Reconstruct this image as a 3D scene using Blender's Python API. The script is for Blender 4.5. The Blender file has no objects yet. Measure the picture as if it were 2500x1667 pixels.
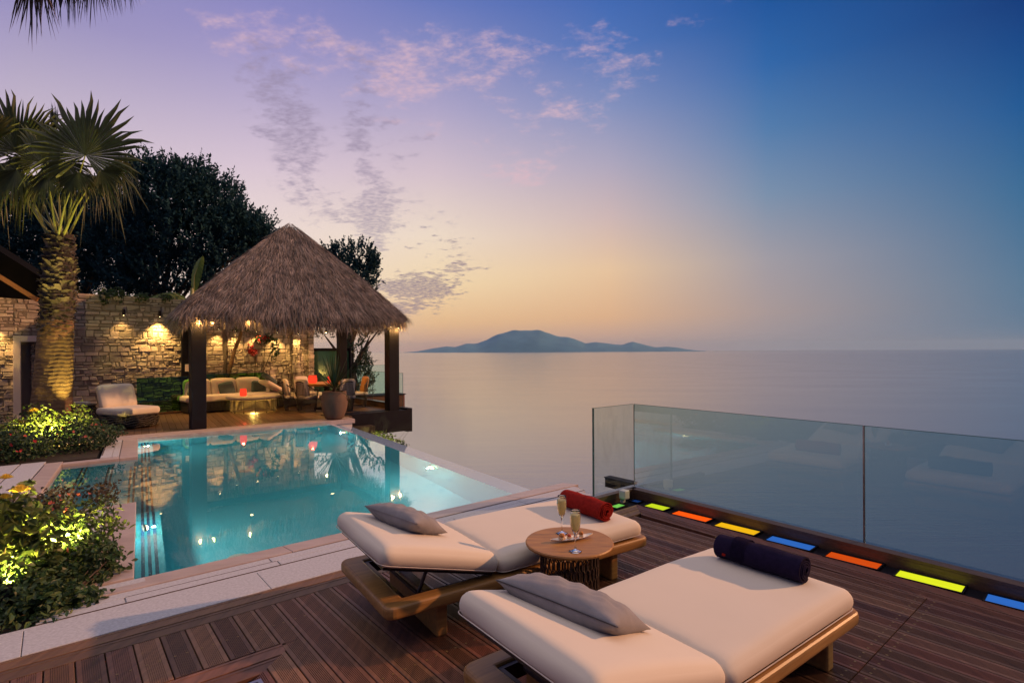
import bpy, math, random
import numpy as np
from mathutils import Vector, Matrix
R=math.radians
S=bpy.context.scene
COL=S.collection
rnd=random.Random(7)
TH=R(40.0)
MU=Matrix.Rotation(TH,4,'Z')                       # terrace frame: u along the pool front, v away along the glass rail
SH=Matrix(((1,0.1,0,-0.49),(0,1,0,0),(0,0,1,0),(0,0,0,1)))
MPV=MU@SH                                           # pool frame, slightly askew to the terrace
ID=Matrix.Identity(4)
def U(u,v,z=0): return MU@Vector((u,v,z))
def PV(a,b,z=0): return MPV@Vector((a,b,z))
def lin(r,g,b):
    f=lambda c:(c/12.92 if c<=0.04045 else ((c+0.055)/1.055)**2.4)
    return (f(r/255),f(g/255),f(b/255),1)

# ------------------------------------------------------------------ materials
def newmat(name):
    m=bpy.data.materials.new(name); m.use_nodes=True
    nt=m.node_tree; nt.nodes.clear()
    out=nt.nodes.new('ShaderNodeOutputMaterial')
    return m,nt,out
def N(nt,t,**kw):
    n=nt.nodes.new(t)
    for k,v in kw.items():
        if k in n.inputs: n.inputs[k].default_value=v
        else: setattr(n,k,v)
    return n
def L(nt,a,b): nt.links.new(a,b)
def math_(nt,op,a,b=None,c=None,clamp=False):
    n=nt.nodes.new('ShaderNodeMath'); n.operation=op; n.use_clamp=clamp
    for i,x in enumerate((a,b,c)):
        if x is None: continue
        if isinstance(x,(int,float)): n.inputs[i].default_value=x
        else: nt.links.new(x,n.inputs[i])
    return n.outputs[0]
def mixc(nt,f,a,b,mode='MIX'):
    n=nt.nodes.new('ShaderNodeMix'); n.data_type='RGBA'; n.blend_type=mode
    for s,x in ((n.inputs[0],f),(n.inputs[6],a),(n.inputs[7],b)):
        if isinstance(x,(int,float)): s.default_value=x
        elif isinstance(x,tuple): s.default_value=x if len(x)==4 else x+(1,)
        else: nt.links.new(x,s)
    return n.outputs[2]
def mat(name,c1,c2=None,scale=8,rough=0.6,bump=0.0,bscale=None,stretch=(1,1,1),spec=0.5,metal=0,island=0.0,hue=None,sheen=0,coat=0,trans=0,detail=6,rot=0,sss=0,bdist=0.01):
    m,nt,out=newmat(name)
    p=N(nt,'ShaderNodeBsdfPrincipled'); p.inputs['Roughness'].default_value=rough
    p.inputs['Specular IOR Level'].default_value=spec; p.inputs['Metallic'].default_value=metal
    p.inputs['Sheen Weight'].default_value=sheen; p.inputs['Coat Weight'].default_value=coat
    tc=N(nt,'ShaderNodeTexCoord'); mp=N(nt,'ShaderNodeMapping'); mp.inputs['Scale'].default_value=stretch
    mp.inputs['Rotation'].default_value=(0,0,rot)
    L(nt,tc.outputs['Object'],mp.inputs['Vector'])
    no=N(nt,'ShaderNodeTexNoise'); no.inputs['Scale'].default_value=scale; no.inputs['Detail'].default_value=detail; no.inputs['Roughness'].default_value=0.6
    L(nt,mp.outputs[0],no.inputs['Vector'])
    c2=c2 or tuple(x*0.7 for x in c1)
    rp=N(nt,'ShaderNodeMapRange'); rp.inputs[1].default_value=0.3; rp.inputs[2].default_value=0.7
    L(nt,no.outputs['Fac'],rp.inputs[0])
    col=mixc(nt,rp.outputs[0],c1,c2)
    if island>0:
        g=N(nt,'ShaderNodeNewGeometry')
        mr=N(nt,'ShaderNodeMapRange'); mr.inputs[3].default_value=1-island; mr.inputs[4].default_value=1+island
        L(nt,g.outputs['Random Per Island'],mr.inputs[0])
        h=N(nt,'ShaderNodeHueSaturation'); L(nt,mr.outputs[0],h.inputs['Value']); L(nt,col,h.inputs['Color'])
        if hue:
            r2=math_(nt,'FRACT',math_(nt,'MULTIPLY',g.outputs['Random Per Island'],17.31))
            hr=N(nt,'ShaderNodeMapRange'); hr.inputs[3].default_value=0.5-hue; hr.inputs[4].default_value=0.5+hue
            L(nt,r2,hr.inputs[0]); L(nt,hr.outputs[0],h.inputs['Hue'])
        col=h.outputs[0]
    L(nt,col,p.inputs['Base Color'])
    if bump:
        nb=N(nt,'ShaderNodeTexNoise'); nb.inputs['Scale'].default_value=bscale or scale*3; nb.inputs['Detail'].default_value=5
        L(nt,mp.outputs[0],nb.inputs['Vector'])
        bn=N(nt,'ShaderNodeBump'); bn.inputs['Strength'].default_value=bump; bn.inputs['Distance'].default_value=bdist
        L(nt,nb.outputs['Fac'],bn.inputs['Height']); L(nt,bn.outputs[0],p.inputs['Normal'])
    sh=p.outputs[0]
    if trans:
        t=N(nt,'ShaderNodeBsdfTranslucent'); L(nt,col,t.inputs['Color'])
        ms=N(nt,'ShaderNodeMixShader'); ms.inputs[0].default_value=trans
        L(nt,p.outputs[0],ms.inputs[1]); L(nt,t.outputs[0],ms.inputs[2]); sh=ms.outputs[0]
    L(nt,sh,out.inputs[0])
    return m
def emit(name,col,strength):
    m,nt,out=newmat(name); e=N(nt,'ShaderNodeEmission'); e.inputs[0].default_value=col if len(col)==4 else col+(1,); e.inputs[1].default_value=strength
    L(nt,e.outputs[0],out.inputs[0]); return m
def pane(name,tint,ior=1.5,rough=0.0,dirt=0.0,haze=0.0):
    """architectural glass: tinted transmission and mirror reflection by fresnel"""
    m,nt,out=newmat(name)
    t=N(nt,'ShaderNodeBsdfTransparent'); t.inputs[0].default_value=tint+(1,)
    g=N(nt,'ShaderNodeBsdfAnisotropic'); g.inputs['Roughness'].default_value=rough
    g.inputs[0].default_value=(.9,.95,.95,1)
    f=N(nt,'ShaderNodeFresnel'); f.inputs[0].default_value=ior
    ms=N(nt,'ShaderNodeMixShader'); L(nt,f.outputs[0],ms.inputs[0]); L(nt,t.outputs[0],ms.inputs[1]); L(nt,g.outputs[0],ms.inputs[2])
    sh=ms.outputs[0]
    if dirt:
        tc=N(nt,'ShaderNodeTexCoord'); mp=N(nt,'ShaderNodeMapping'); mp.inputs['Scale'].default_value=(9,9,2.4); L(nt,tc.outputs['Object'],mp.inputs[0])
        no=N(nt,'ShaderNodeTexNoise'); no.inputs['Scale'].default_value=1.6; no.inputs['Detail'].default_value=8; L(nt,mp.outputs[0],no.inputs[0])
        mr=N(nt,'ShaderNodeMapRange'); mr.inputs[1].default_value=.45; mr.inputs[2].default_value=.75; mr.inputs[4].default_value=dirt; L(nt,no.outputs[0],mr.inputs[0])
        d=N(nt,'ShaderNodeBsdfDiffuse'); d.inputs[0].default_value=(.3,.3,.26,1)
        m2=N(nt,'ShaderNodeMixShader'); L(nt,math_(nt,'ADD',mr.outputs[0],haze),m2.inputs[0]); L(nt,sh,m2.inputs[1]); L(nt,d.outputs[0],m2.inputs[2]); sh=m2.outputs[0]
    L(nt,sh,out.inputs[0]); return m

M={}
M['paving']=mat('pale_granite',(.50,.50,.54),(.34,.34,.37),55,.75,.4,160,bdist=.002,detail=12)
M['marble']=mat('pink_marble',(.46,.38,.37),(.34,.27,.26),2.0,.45,.1,30,stretch=(1,5,1),detail=10)
M['groove']=mat('dark_joint',(.10,.07,.06),(.07,.05,.045),20,.9)
M['deck']=mat('weathered_decking',(.195,.090,.052),(.098,.046,.028),3.0,.52,.25,70,stretch=(9,1,9),rot=-TH,island=.42,hue=.012,detail=9,bdist=.002)
M['deckdark']=mat('oiled_decking',(.150,.060,.028),(.078,.031,.015),3.0,.45,.2,60,stretch=(9,1,9),rot=-TH,island=.38,hue=.015,detail=9,bdist=.002)
M['kerb']=mat('kerb_timber',(.11,.06,.035),(.07,.036,.022),4,.45,.3,40,stretch=(9,1,9),rot=-TH,bdist=.002)
M['fardeck']=mat('far_decking',(.15,.085,.045),(.09,.05,.028),4,.35,.2,40,stretch=(9,1,9),rot=-TH,island=.3,bdist=.002)
M['brass']=mat('brass_screw',(.30,.19,.08),(.22,.14,.06),30,.45,metal=.6)
M['teak']=mat('teak',(.36,.185,.055),(.20,.10,.03),3.2,.42,.15,30,stretch=(1,12,12),detail=9,bdist=.002)
M['tabletop']=mat('table_teak',(.42,.20,.05),(.24,.105,.03),3.0,.5,.1,30,stretch=(2,14,2),rot=R(35),detail=9,bdist=.001)
M['bronze']=mat('bronze_metal',(.045,.028,.025),(.03,.02,.018),10,.38,metal=.6)
M['cushion']=mat('cream_canvas',(.64,.56,.46),(.60,.525,.43),1.2,.85,.35,420,sheen=.25,detail=3,bdist=.0012)
M['piping']=mat('cream_piping',(.62,.55,.49),None,20,.9)
M['greyfab']=mat('grey_linen',(.25,.235,.245),(.20,.19,.20),14,.9,.5,260,sheen=.05,bdist=.002)
M['zip']=mat('dark_zip',(.04,.035,.04),None,20,.7)
M['redtowel']=mat('red_terry',(.34,.020,.014),(.22,.012,.009),40,1.0,1.0,330,spec=.1,bdist=.006)
M['navytowel']=mat('navy_terry',(.018,.012,.042),(.011,.008,.028),40,1.0,1.0,330,spec=.1,bdist=.006)
MG=MU@Matrix(((1,.04,0,-.152),(0,1,0,0),(0,0,1,0),(0,0,0,1)))   # the glass side runs slightly off square
M['rope']=mat('brown_rope',(.07,.036,.02),(.035,.02,.013),60,.7,.4,200)
M['wicker']=mat('dark_wicker',(.035,.026,.02),(.02,.015,.012),30,.5,.4,120)
M['palerope']=mat('pale_wicker',(.42,.34,.2),(.3,.24,.14),30,.6)
M['black']=mat('black_steel',(.008,.0075,.013),(.006,.0055,.010),6,.6,.05,spec=.15)
M['thatch']=mat('dry_thatch',(.25,.215,.205),(.075,.064,.064),4,.9,island=.7,hue=.03,detail=4)
M['thatchbase']=mat('thatch_under',(.12,.075,.05),(.07,.045,.03),14,.95,.6,40)
M['stone']=mat('rubble_stone',(.43,.365,.30),(.29,.25,.21),5,.85,.7,28,island=.38,hue=.02,detail=10,bdist=.012)
M['mortar']=mat('mortar',(.20,.17,.14),(.13,.11,.09),20,.95,.5,60)
M['white']=mat('white_render',(.62,.55,.52),(.56,.50,.47),3,.7,.1,40)
M['darkdoor']=mat('dark_plaster',(.09,.075,.08),(.06,.05,.055),3,.5)
M['tile']=mat('pool_mosaic',(.13,.68,.80),(.11,.60,.73),60,.35,detail=2)
M['tiledark']=mat('navy_mosaic',(.012,.06,.13),(.010,.045,.10),60,.35)
M['tileband']=mat('green_mosaic_band',(.16,.32,.27),(.12,.26,.23),60,.4)
M['chrome']=mat('steel_channel',(.35,.36,.4),(.25,.26,.3),10,.3,metal=.9)
M['soil']=mat('soil',(.03,.02,.014),(.015,.011,.008),14,.95,.6,30)
M['rock']=mat('cliff_rock',(.14,.12,.10),(.07,.06,.05),.8,.95,.8,4)
M['island']=mat('haze_blue_scrub',(.07,.22,.33),(.045,.16,.26),.006,.95)  # blue of the distant haze painted into the scrub colour
M['bark']=mat('bark',(.10,.07,.05),(.05,.035,.025),8,.9,.7,20,stretch=(1,1,.3))
M['palmbark']=mat('palm_bark',(.25,.15,.08),(.13,.08,.045),6,.85,.8,30,stretch=(.5,.5,6),bdist=.02)
M['boot']=mat('palm_boot',(.08,.064,.052),(.04,.034,.03),5,.9,.4,20,island=.4)
M['palmleaf']=mat('palm_leaf',(.10,.12,.035),(.055,.07,.028),4,.5,island=.3,trans=.25)
M['petiole']=mat('palm_petiole',(.22,.24,.07),(.15,.17,.05),4,.45,island=.25)
M['frond']=mat('dry_frond',(.06,.04,.05),(.035,.025,.04),4,.7,island=.3,trans=.15)
M['leafdark']=mat('dark_leaf',(.026,.075,.09),(.013,.042,.055),3,.9,spec=.1,island=.4,trans=.12)
M['leafmid']=mat('green_leaf',(.060,.105,.030),(.035,.070,.022),5,.5,island=.45,hue=.02,trans=.25)
M['leafdeep']=mat('deep_green_leaf',(.035,.075,.028),(.022,.050,.02),5,.55,island=.4,hue=.02,trans=.2)
M['leafred']=mat('russet_leaf',(.09,.055,.03),(.06,.06,.025),5,.55,island=.4,hue=.03,trans=.2)
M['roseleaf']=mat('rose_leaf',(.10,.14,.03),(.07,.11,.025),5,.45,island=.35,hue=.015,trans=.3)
M['petal']=mat('yellow_petal',(.80,.60,.08),(.72,.5,.06),8,.6,island=.1,trans=.35)
M['redpetal']=mat('red_petal',(.45,.03,.03),(.3,.02,.03),8,.6,island=.2,trans=.3)
M['pinkpetal']=mat('coral_petal',(.6,.16,.10),(.5,.12,.1),8,.6,island=.2,trans=.3)
M['banana']=mat('banana_leaf',(.12,.19,.04),(.08,.14,.03),4,.45,.2,30,stretch=(6,1,1),trans=.35)
M['terracotta']=mat('terracotta',(.15,.085,.055),(.10,.058,.038),5,.8,.3,30)
M['tealfab']=mat('teal_fabric',(.09,.125,.125),(.07,.10,.10),20,.9,.3,200)
M['yellowfab']=mat('yellow_fabric',(.55,.45,.03),(.45,.36,.03),20,.9)
M['orangewood']=mat('orange_wood',(.46,.22,.06),(.34,.15,.04),4,.35,stretch=(1,10,1))
M['fascia']=mat('fascia_wood',(.45,.20,.05),(.35,.15,.04),3,.5,stretch=(8,1,1))
M['roofdark']=mat('dark_roof',(.007,.006,.006),(.004,.004,.004),6,.9,spec=.05)
M['plastic']=mat('white_plastic',(.62,.60,.55),(.58,.56,.52),5,.45)
M['china']=mat('white_china',(.88,.80,.70),(.84,.76,.66),4,.5)
M['pastry']=mat('golden_pastry',(.55,.22,.05),(.38,.13,.03),40,.6,.8,70)
M['cream']=mat('pale_toast',(.55,.40,.25),(.4,.27,.15),40,.7,.5,70)
M['jam']=mat('red_topping',(.5,.07,.02),(.35,.05,.02),40,.3)
M['candle']=emit('red_glow',(1,.055,.02),1.15)
M['warm']=emit('warm_bulb',(1,.72,.32),16)
M['warmsoft']=emit('warm_bulb_small',(1,.62,.2),5)
M['poollamp']=emit('pool_lamp',(1,.74,.36),14)
M['slotglow']=emit('warm_strip',(1,.55,.08),1.6)
M['railglass']=pane('rail_glass',(.51,.72,.74),1.5)
M['endglass']=pane('end_glass',(.74,.84,.85),1.5,dirt=.16,haze=.02)
M['farglass']=pane('far_glass',(.70,.90,.86),1.07)
M['greenglass']=pane('green_glass',(.12,.36,.10),1.5)
M['edge']=mat('glass_edge',(.05,.12,.11),(.03,.08,.08),10,.2)
M['screen']=mat('green_screen_glass',(.05,.17,.12),(.04,.14,.10),2,.12,coat=.5)
def glassmat(name,col=(1,1,1,1),ior=1.45,rough=0):
    m,nt,out=newmat(name); p=N(nt,'ShaderNodeBsdfPrincipled'); p.inputs['Transmission Weight'].default_value=1
    p.inputs['Base Color'].default_value=col; p.inputs['IOR'].default_value=ior; p.inputs['Roughness'].default_value=rough
    L(nt,p.outputs[0],out.inputs[0]); return m
M['glass']=glassmat('clear_glass',(.98,.99,1,1),1.28)
M['wine']=mat('sparkling_wine',(.90,.82,.42),(.84,.74,.34),30,.15,trans=.45)
def water():
    m,nt,out=newmat('pool_water')
    tc=N(nt,'ShaderNodeTexCoord'); mp=N(nt,'ShaderNodeMapping'); mp.inputs['Scale'].default_value=(1,1,1); L(nt,tc.outputs['Object'],mp.inputs[0])
    n1=N(nt,'ShaderNodeTexNoise'); n1.inputs['Scale'].default_value=1.3; n1.inputs['Detail'].default_value=3; L(nt,mp.outputs[0],n1.inputs[0])
    b=N(nt,'ShaderNodeBump'); b.inputs['Strength'].default_value=.10; b.inputs['Distance'].default_value=.02; L(nt,n1.outputs[0],b.inputs['Height'])
    rf=N(nt,'ShaderNodeBsdfRefraction'); rf.inputs['IOR'].default_value=1.33; rf.inputs['Color'].default_value=(.85,1,1,1); rf.inputs['Roughness'].default_value=0.0
    gl=N(nt,'ShaderNodeBsdfAnisotropic'); gl.inputs['Roughness'].default_value=.02; gl.inputs[0].default_value=(1,1,1,1)
    for x in (rf,gl): L(nt,b.outputs[0],x.inputs['Normal'])
    fr=N(nt,'ShaderNodeFresnel'); fr.inputs[0].default_value=1.62; L(nt,b.outputs[0],fr.inputs['Normal'])
    ms=N(nt,'ShaderNodeMixShader'); L(nt,math_(nt,'POWER',fr.outputs[0],.60),ms.inputs[0]); L(nt,rf.outputs[0],ms.inputs[1]); L(nt,gl.outputs[0],ms.inputs[2])
    L(nt,ms.outputs[0],out.inputs[0]); return m
M['water']=water()
def seamat():
    m,nt,out=newmat('sea_water')
    tc=N(nt,'ShaderNodeTexCoord')
    mp=N(nt,'ShaderNodeMapping'); mp.inputs['Scale'].default_value=(.08,.5,1); L(nt,tc.outputs['Object'],mp.inputs[0])
    n1=N(nt,'ShaderNodeTexNoise'); n1.inputs['Scale'].default_value=1.2; n1.inputs['Detail'].default_value=8; n1.inputs['Roughness'].default_value=.65; L(nt,mp.outputs[0],n1.inputs[0])
    b=N(nt,'ShaderNodeBump'); b.inputs['Strength'].default_value=.13; b.inputs['Distance'].default_value=.2; L(nt,n1.outputs[0],b.inputs['Height'])
    mp2=N(nt,'ShaderNodeMapping'); mp2.inputs['Scale'].default_value=(.01,.03,1); L(nt,tc.outputs['Object'],mp2.inputs[0])
    n2=N(nt,'ShaderNodeTexNoise'); n2.inputs['Scale'].default_value=2.0; n2.inputs['Detail'].default_value=5; L(nt,mp2.outputs[0],n2.inputs[0])
    p=N(nt,'ShaderNodeBsdfPrincipled'); p.inputs['Base Color'].default_value=(.14,.155,.20,1); p.inputs['IOR'].default_value=2.3
    mr=N(nt,'ShaderNodeMapRange'); mr.inputs[3].default_value=.11; mr.inputs[4].default_value=.20; L(nt,n2.outputs[0],mr.inputs[0]); L(nt,mr.outputs[0],p.inputs['Roughness'])
    L(nt,b.outputs[0],p.inputs['Normal']); L(nt,p.outputs[0],out.inputs[0]); return m
M['sea']=seamat()
def weirmat():
    m,nt,out=newmat('wet_weir')
    p=N(nt,'ShaderNodeBsdfPrincipled'); p.inputs['Base Color'].default_value=(.34,.50,.74,1); p.inputs['Roughness'].default_value=.06; p.inputs['IOR'].default_value=1.7
    tc=N(nt,'ShaderNodeTexCoord'); n1=N(nt,'ShaderNodeTexNoise'); n1.inputs['Scale'].default_value=9; L(nt,tc.outputs['Object'],n1.inputs[0])
    b=N(nt,'ShaderNodeBump'); b.inputs['Strength'].default_value=.1; b.inputs['Distance'].default_value=.01; L(nt,n1.outputs[0],b.inputs['Height']); L(nt,b.outputs[0],p.inputs['Normal'])
    L(nt,p.outputs[0],out.inputs[0]); return m
M['weir']=weirmat()

# ------------------------------------------------------------------ mesh builder
class MB:
    def __init__(s,Mx=ID): s.v=[]; s.f=[]; s.m=[]; s.M=Mx; s.k=0
    def add(s,vs,fs,Mx=None):
        T=s.M if Mx is None else s.M@Mx
        o=len(s.v); s.v+=[tuple(T@Vector(p)) for p in vs]
        for f in fs: s.f.append(tuple(i+o for i in f)); s.m.append(s.k)
    def box(s,x0,x1,y0,y1,z0,z1,Mx=None,jit=0):
        vs=[(x,y,z) for z in (z0,z1) for y in (y0,y1) for x in (x0,x1)]
        if jit: vs=[tuple(c+rnd.uniform(-jit,jit) for c in p) for p in vs]
        s.add(vs,[(0,2,3,1),(4,5,7,6),(0,1,5,4),(2,6,7,3),(1,3,7,5),(0,4,6,2)],Mx)
    def prism(s,pts,z0,z1,Mx=None):
        n=len(pts); vs=[(x,y,z0) for x,y in pts]+[(x,y,z1) for x,y in pts]
        s.add(vs,[tuple(range(n-1,-1,-1)),tuple(range(n,2*n))]+[(i,(i+1)%n,n+(i+1)%n,n+i) for i in range(n)],Mx)
    def tube(s,pts,r,seg=8,Mx=None,cap=True):
        pts=[Vector(p) for p in pts]; n=len(pts)
        rr=r if isinstance(r,(list,tuple)) else [r]*n
        vs=[];fs=[]
        t=(pts[1]-pts[0]).normalized(); up=Vector((0,0,1)) if abs(t.z)<.9 else Vector((1,0,0))
        a=t.cross(up).normalized()
        for i,p in enumerate(pts):
            t=(pts[min(i+1,n-1)]-pts[max(i-1,0)])
            if t.length<1e-9: t=Vector((0,0,1))
            t.normalize(); a=(a-t*a.dot(t)); a=a.normalized() if a.length>1e-6 else t.orthogonal().normalized(); b=t.cross(a)
            for k in range(seg):
                w=2*math.pi*k/seg; vs.append(p+(a*math.cos(w)+b*math.sin(w))*rr[i])
        for i in range(n-1):
            for k in range(seg):
                k2=(k+1)%seg; fs.append((i*seg+k,i*seg+k2,(i+1)*seg+k2,(i+1)*seg+k))
        if cap: fs.append(tuple(range(seg-1,-1,-1))); fs.append(tuple((n-1)*seg+k for k in range(seg)))
        s.add(vs,fs,Mx)
    def lathe(s,prof,seg=32,Mx=None,cap=False):
        vs=[];fs=[]; n=len(prof)
        for r,z in prof:
            for k in range(seg):
                w=2*math.pi*k/seg; vs.append((r*math.cos(w),r*math.sin(w),z))
        for i in range(n-1):
            for k in range(seg):
                k2=(k+1)%seg; fs.append((i*seg+k,i*seg+k2,(i+1)*seg+k2,(i+1)*seg+k))
        if cap: fs.append(tuple(range(seg-1,-1,-1))); fs.append(tuple((n-1)*seg+k for k in range(seg)))
        s.add(vs,fs,Mx)
    def disc(s,r,z,seg=24,Mx=None):
        s.add([(r*math.cos(2*math.pi*k/seg),r*math.sin(2*math.pi*k/seg),z) for k in range(seg)],[tuple(range(seg))],Mx)
    def grid(s,fn,nu,nv,Mx=None):
        vs=[fn(i/nu,j/nv) for j in range(nv+1) for i in range(nu+1)]
        s.add(vs,[(j*(nu+1)+i,j*(nu+1)+i+1,(j+1)*(nu+1)+i+1,(j+1)*(nu+1)+i) for j in range(nv) for i in range(nu)],Mx)
    def rbox(s,sx,sy,sz,r,n=14,Mx=None,fn=None):
        """rounded box centred on the origin; fn reshapes a point (normalised coords, point)"""
        h=Vector((sx/2,sy/2,sz/2)); seen={};vs=[];fs=[]
        def ease(t): return math.sin(t*math.pi/2)*.55+t*.45
        def vid(p):
            k=tuple(round(c,6) for c in p)
            if k in seen: return seen[k]
            q=Vector((ease(p[0])*h.x,ease(p[1])*h.y,ease(p[2])*h.z))
            inn=Vector([max(-(h[i]-r),min(h[i]-r,q[i])) for i in range(3)])
            d=q-inn
            if d.length>1e-9: q=inn+d.normalized()*r
            if fn: q=Vector(fn(p,q))
            seen[k]=len(vs); vs.append(q); return seen[k]
        g=[-1+2*i/n for i in range(n+1)]
        for ax in range(3):
            for sg in (-1,1):
                for i in range(n):
                    for j in range(n):
                        q=[]
                        for (a,b) in ((i,j),(i+1,j),(i+1,j+1),(i,j+1)):
                            p=[0,0,0]; p[ax]=sg; p[(ax+1)%3]=g[a]; p[(ax+2)%3]=g[b]; q.append(vid(p))
                        fs.append(tuple(q) if sg>0 else tuple(q[::-1]))
        s.add(vs,fs,Mx)
def setp(o,label=None,cat=None,group=None,kind=None):
    if label: o['label']=label
    if cat: o['category']=cat
    if group: o['group']=group
    if kind: o['kind']=kind
    return o
def thing(name,label,cat,loc=(0,0,0),rz=0,group=None):
    o=bpy.data.objects.new(name,None); COL.objects.link(o); o.empty_display_size=.1
    o.location=loc; o.rotation_euler=(0,0,rz)
    return setp(o,label,cat,group)
def obj(name,mb,m,parent=None,world=False,smooth=False,bevel=0,kind=None,label=None,weld=False):
    me=bpy.data.meshes.new(name); me.from_pydata([tuple(p) for p in mb.v],[],mb.f); me.update()
    if weld:
        import bmesh
        b_=bmesh.new(); b_.from_mesh(me); bmesh.ops.remove_doubles(b_,verts=b_.verts,dist=.0008); bmesh.ops.recalc_face_normals(b_,faces=b_.faces); b_.to_mesh(me); b_.free()
    ms=m if isinstance(m,(list,tuple)) else [m]
    for x in ms: me.materials.append(x)
    if len(ms)>1: me.polygons.foreach_set('material_index',mb.m)
    if smooth: me.polygons.foreach_set('use_smooth',[True]*len(me.polygons))
    o=bpy.data.objects.new(name,me); COL.objects.link(o)
    if parent:
        o.parent=parent
        if world: o.matrix_parent_inverse=(Matrix.Translation(parent.location)@parent.rotation_euler.to_matrix().to_4x4()).inverted()
    if bevel:
        b=o.modifiers.new('b','BEVEL'); b.width=bevel; b.segments=3; b.limit_method='ANGLE'; b.angle_limit=R(40)
    if kind: o['kind']=kind
    if label: o['label']=label
    return o
def light(kind,loc,energy,col,parent,size=.03,target=None,angle=60,blend=.5,name='lamp_light'):
    l=bpy.data.lights.new(name,kind); l.energy=energy; l.color=col
    if kind in('POINT','SPOT'): l.shadow_soft_size=size
    if kind=='SPOT': l.spot_size=R(angle); l.spot_blend=blend
    o=bpy.data.objects.new(name,l); COL.objects.link(o); o.location=loc
    if target is not None:
        o.rotation_euler=(Vector(target)-Vector(loc)).to_track_quat('-Z','Y').to_euler()
    if parent:
        o.parent=parent; o.matrix_parent_inverse=(Matrix.Translation(parent.location)@parent.rotation_euler.to_matrix().to_4x4()).inverted()
    return o

# ------------------------------------------------------------------ camera
cam=bpy.data.cameras.new('camera'); co=bpy.data.objects.new('camera',cam); COL.objects.link(co); S.camera=co
cam.sensor_width=36; cam.lens=36*1250/2352; cam.shift_y=22/2352; cam.clip_start=.05; cam.clip_end=60000
co.matrix_world=Matrix.Translation((0,0,1.65))@Matrix.Rotation(R(90),4,'X')@Matrix.Rotation(-.0045,4,'Z')
S.view_settings.view_transform='Standard'; S.view_settings.look='None'; S.view_settings.exposure=0; S.view_settings.gamma=1
S.cycles.use_denoising=True; S.cycles.max_bounces=10; S.cycles.transparent_max_bounces=12; S.cycles.transmission_bounces=8
S.cycles.sample_clamp_indirect=4; S.cycles.caustics_reflective=False; S.cycles.caustics_refractive=True
S.cycles.volume_max_steps=64

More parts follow.
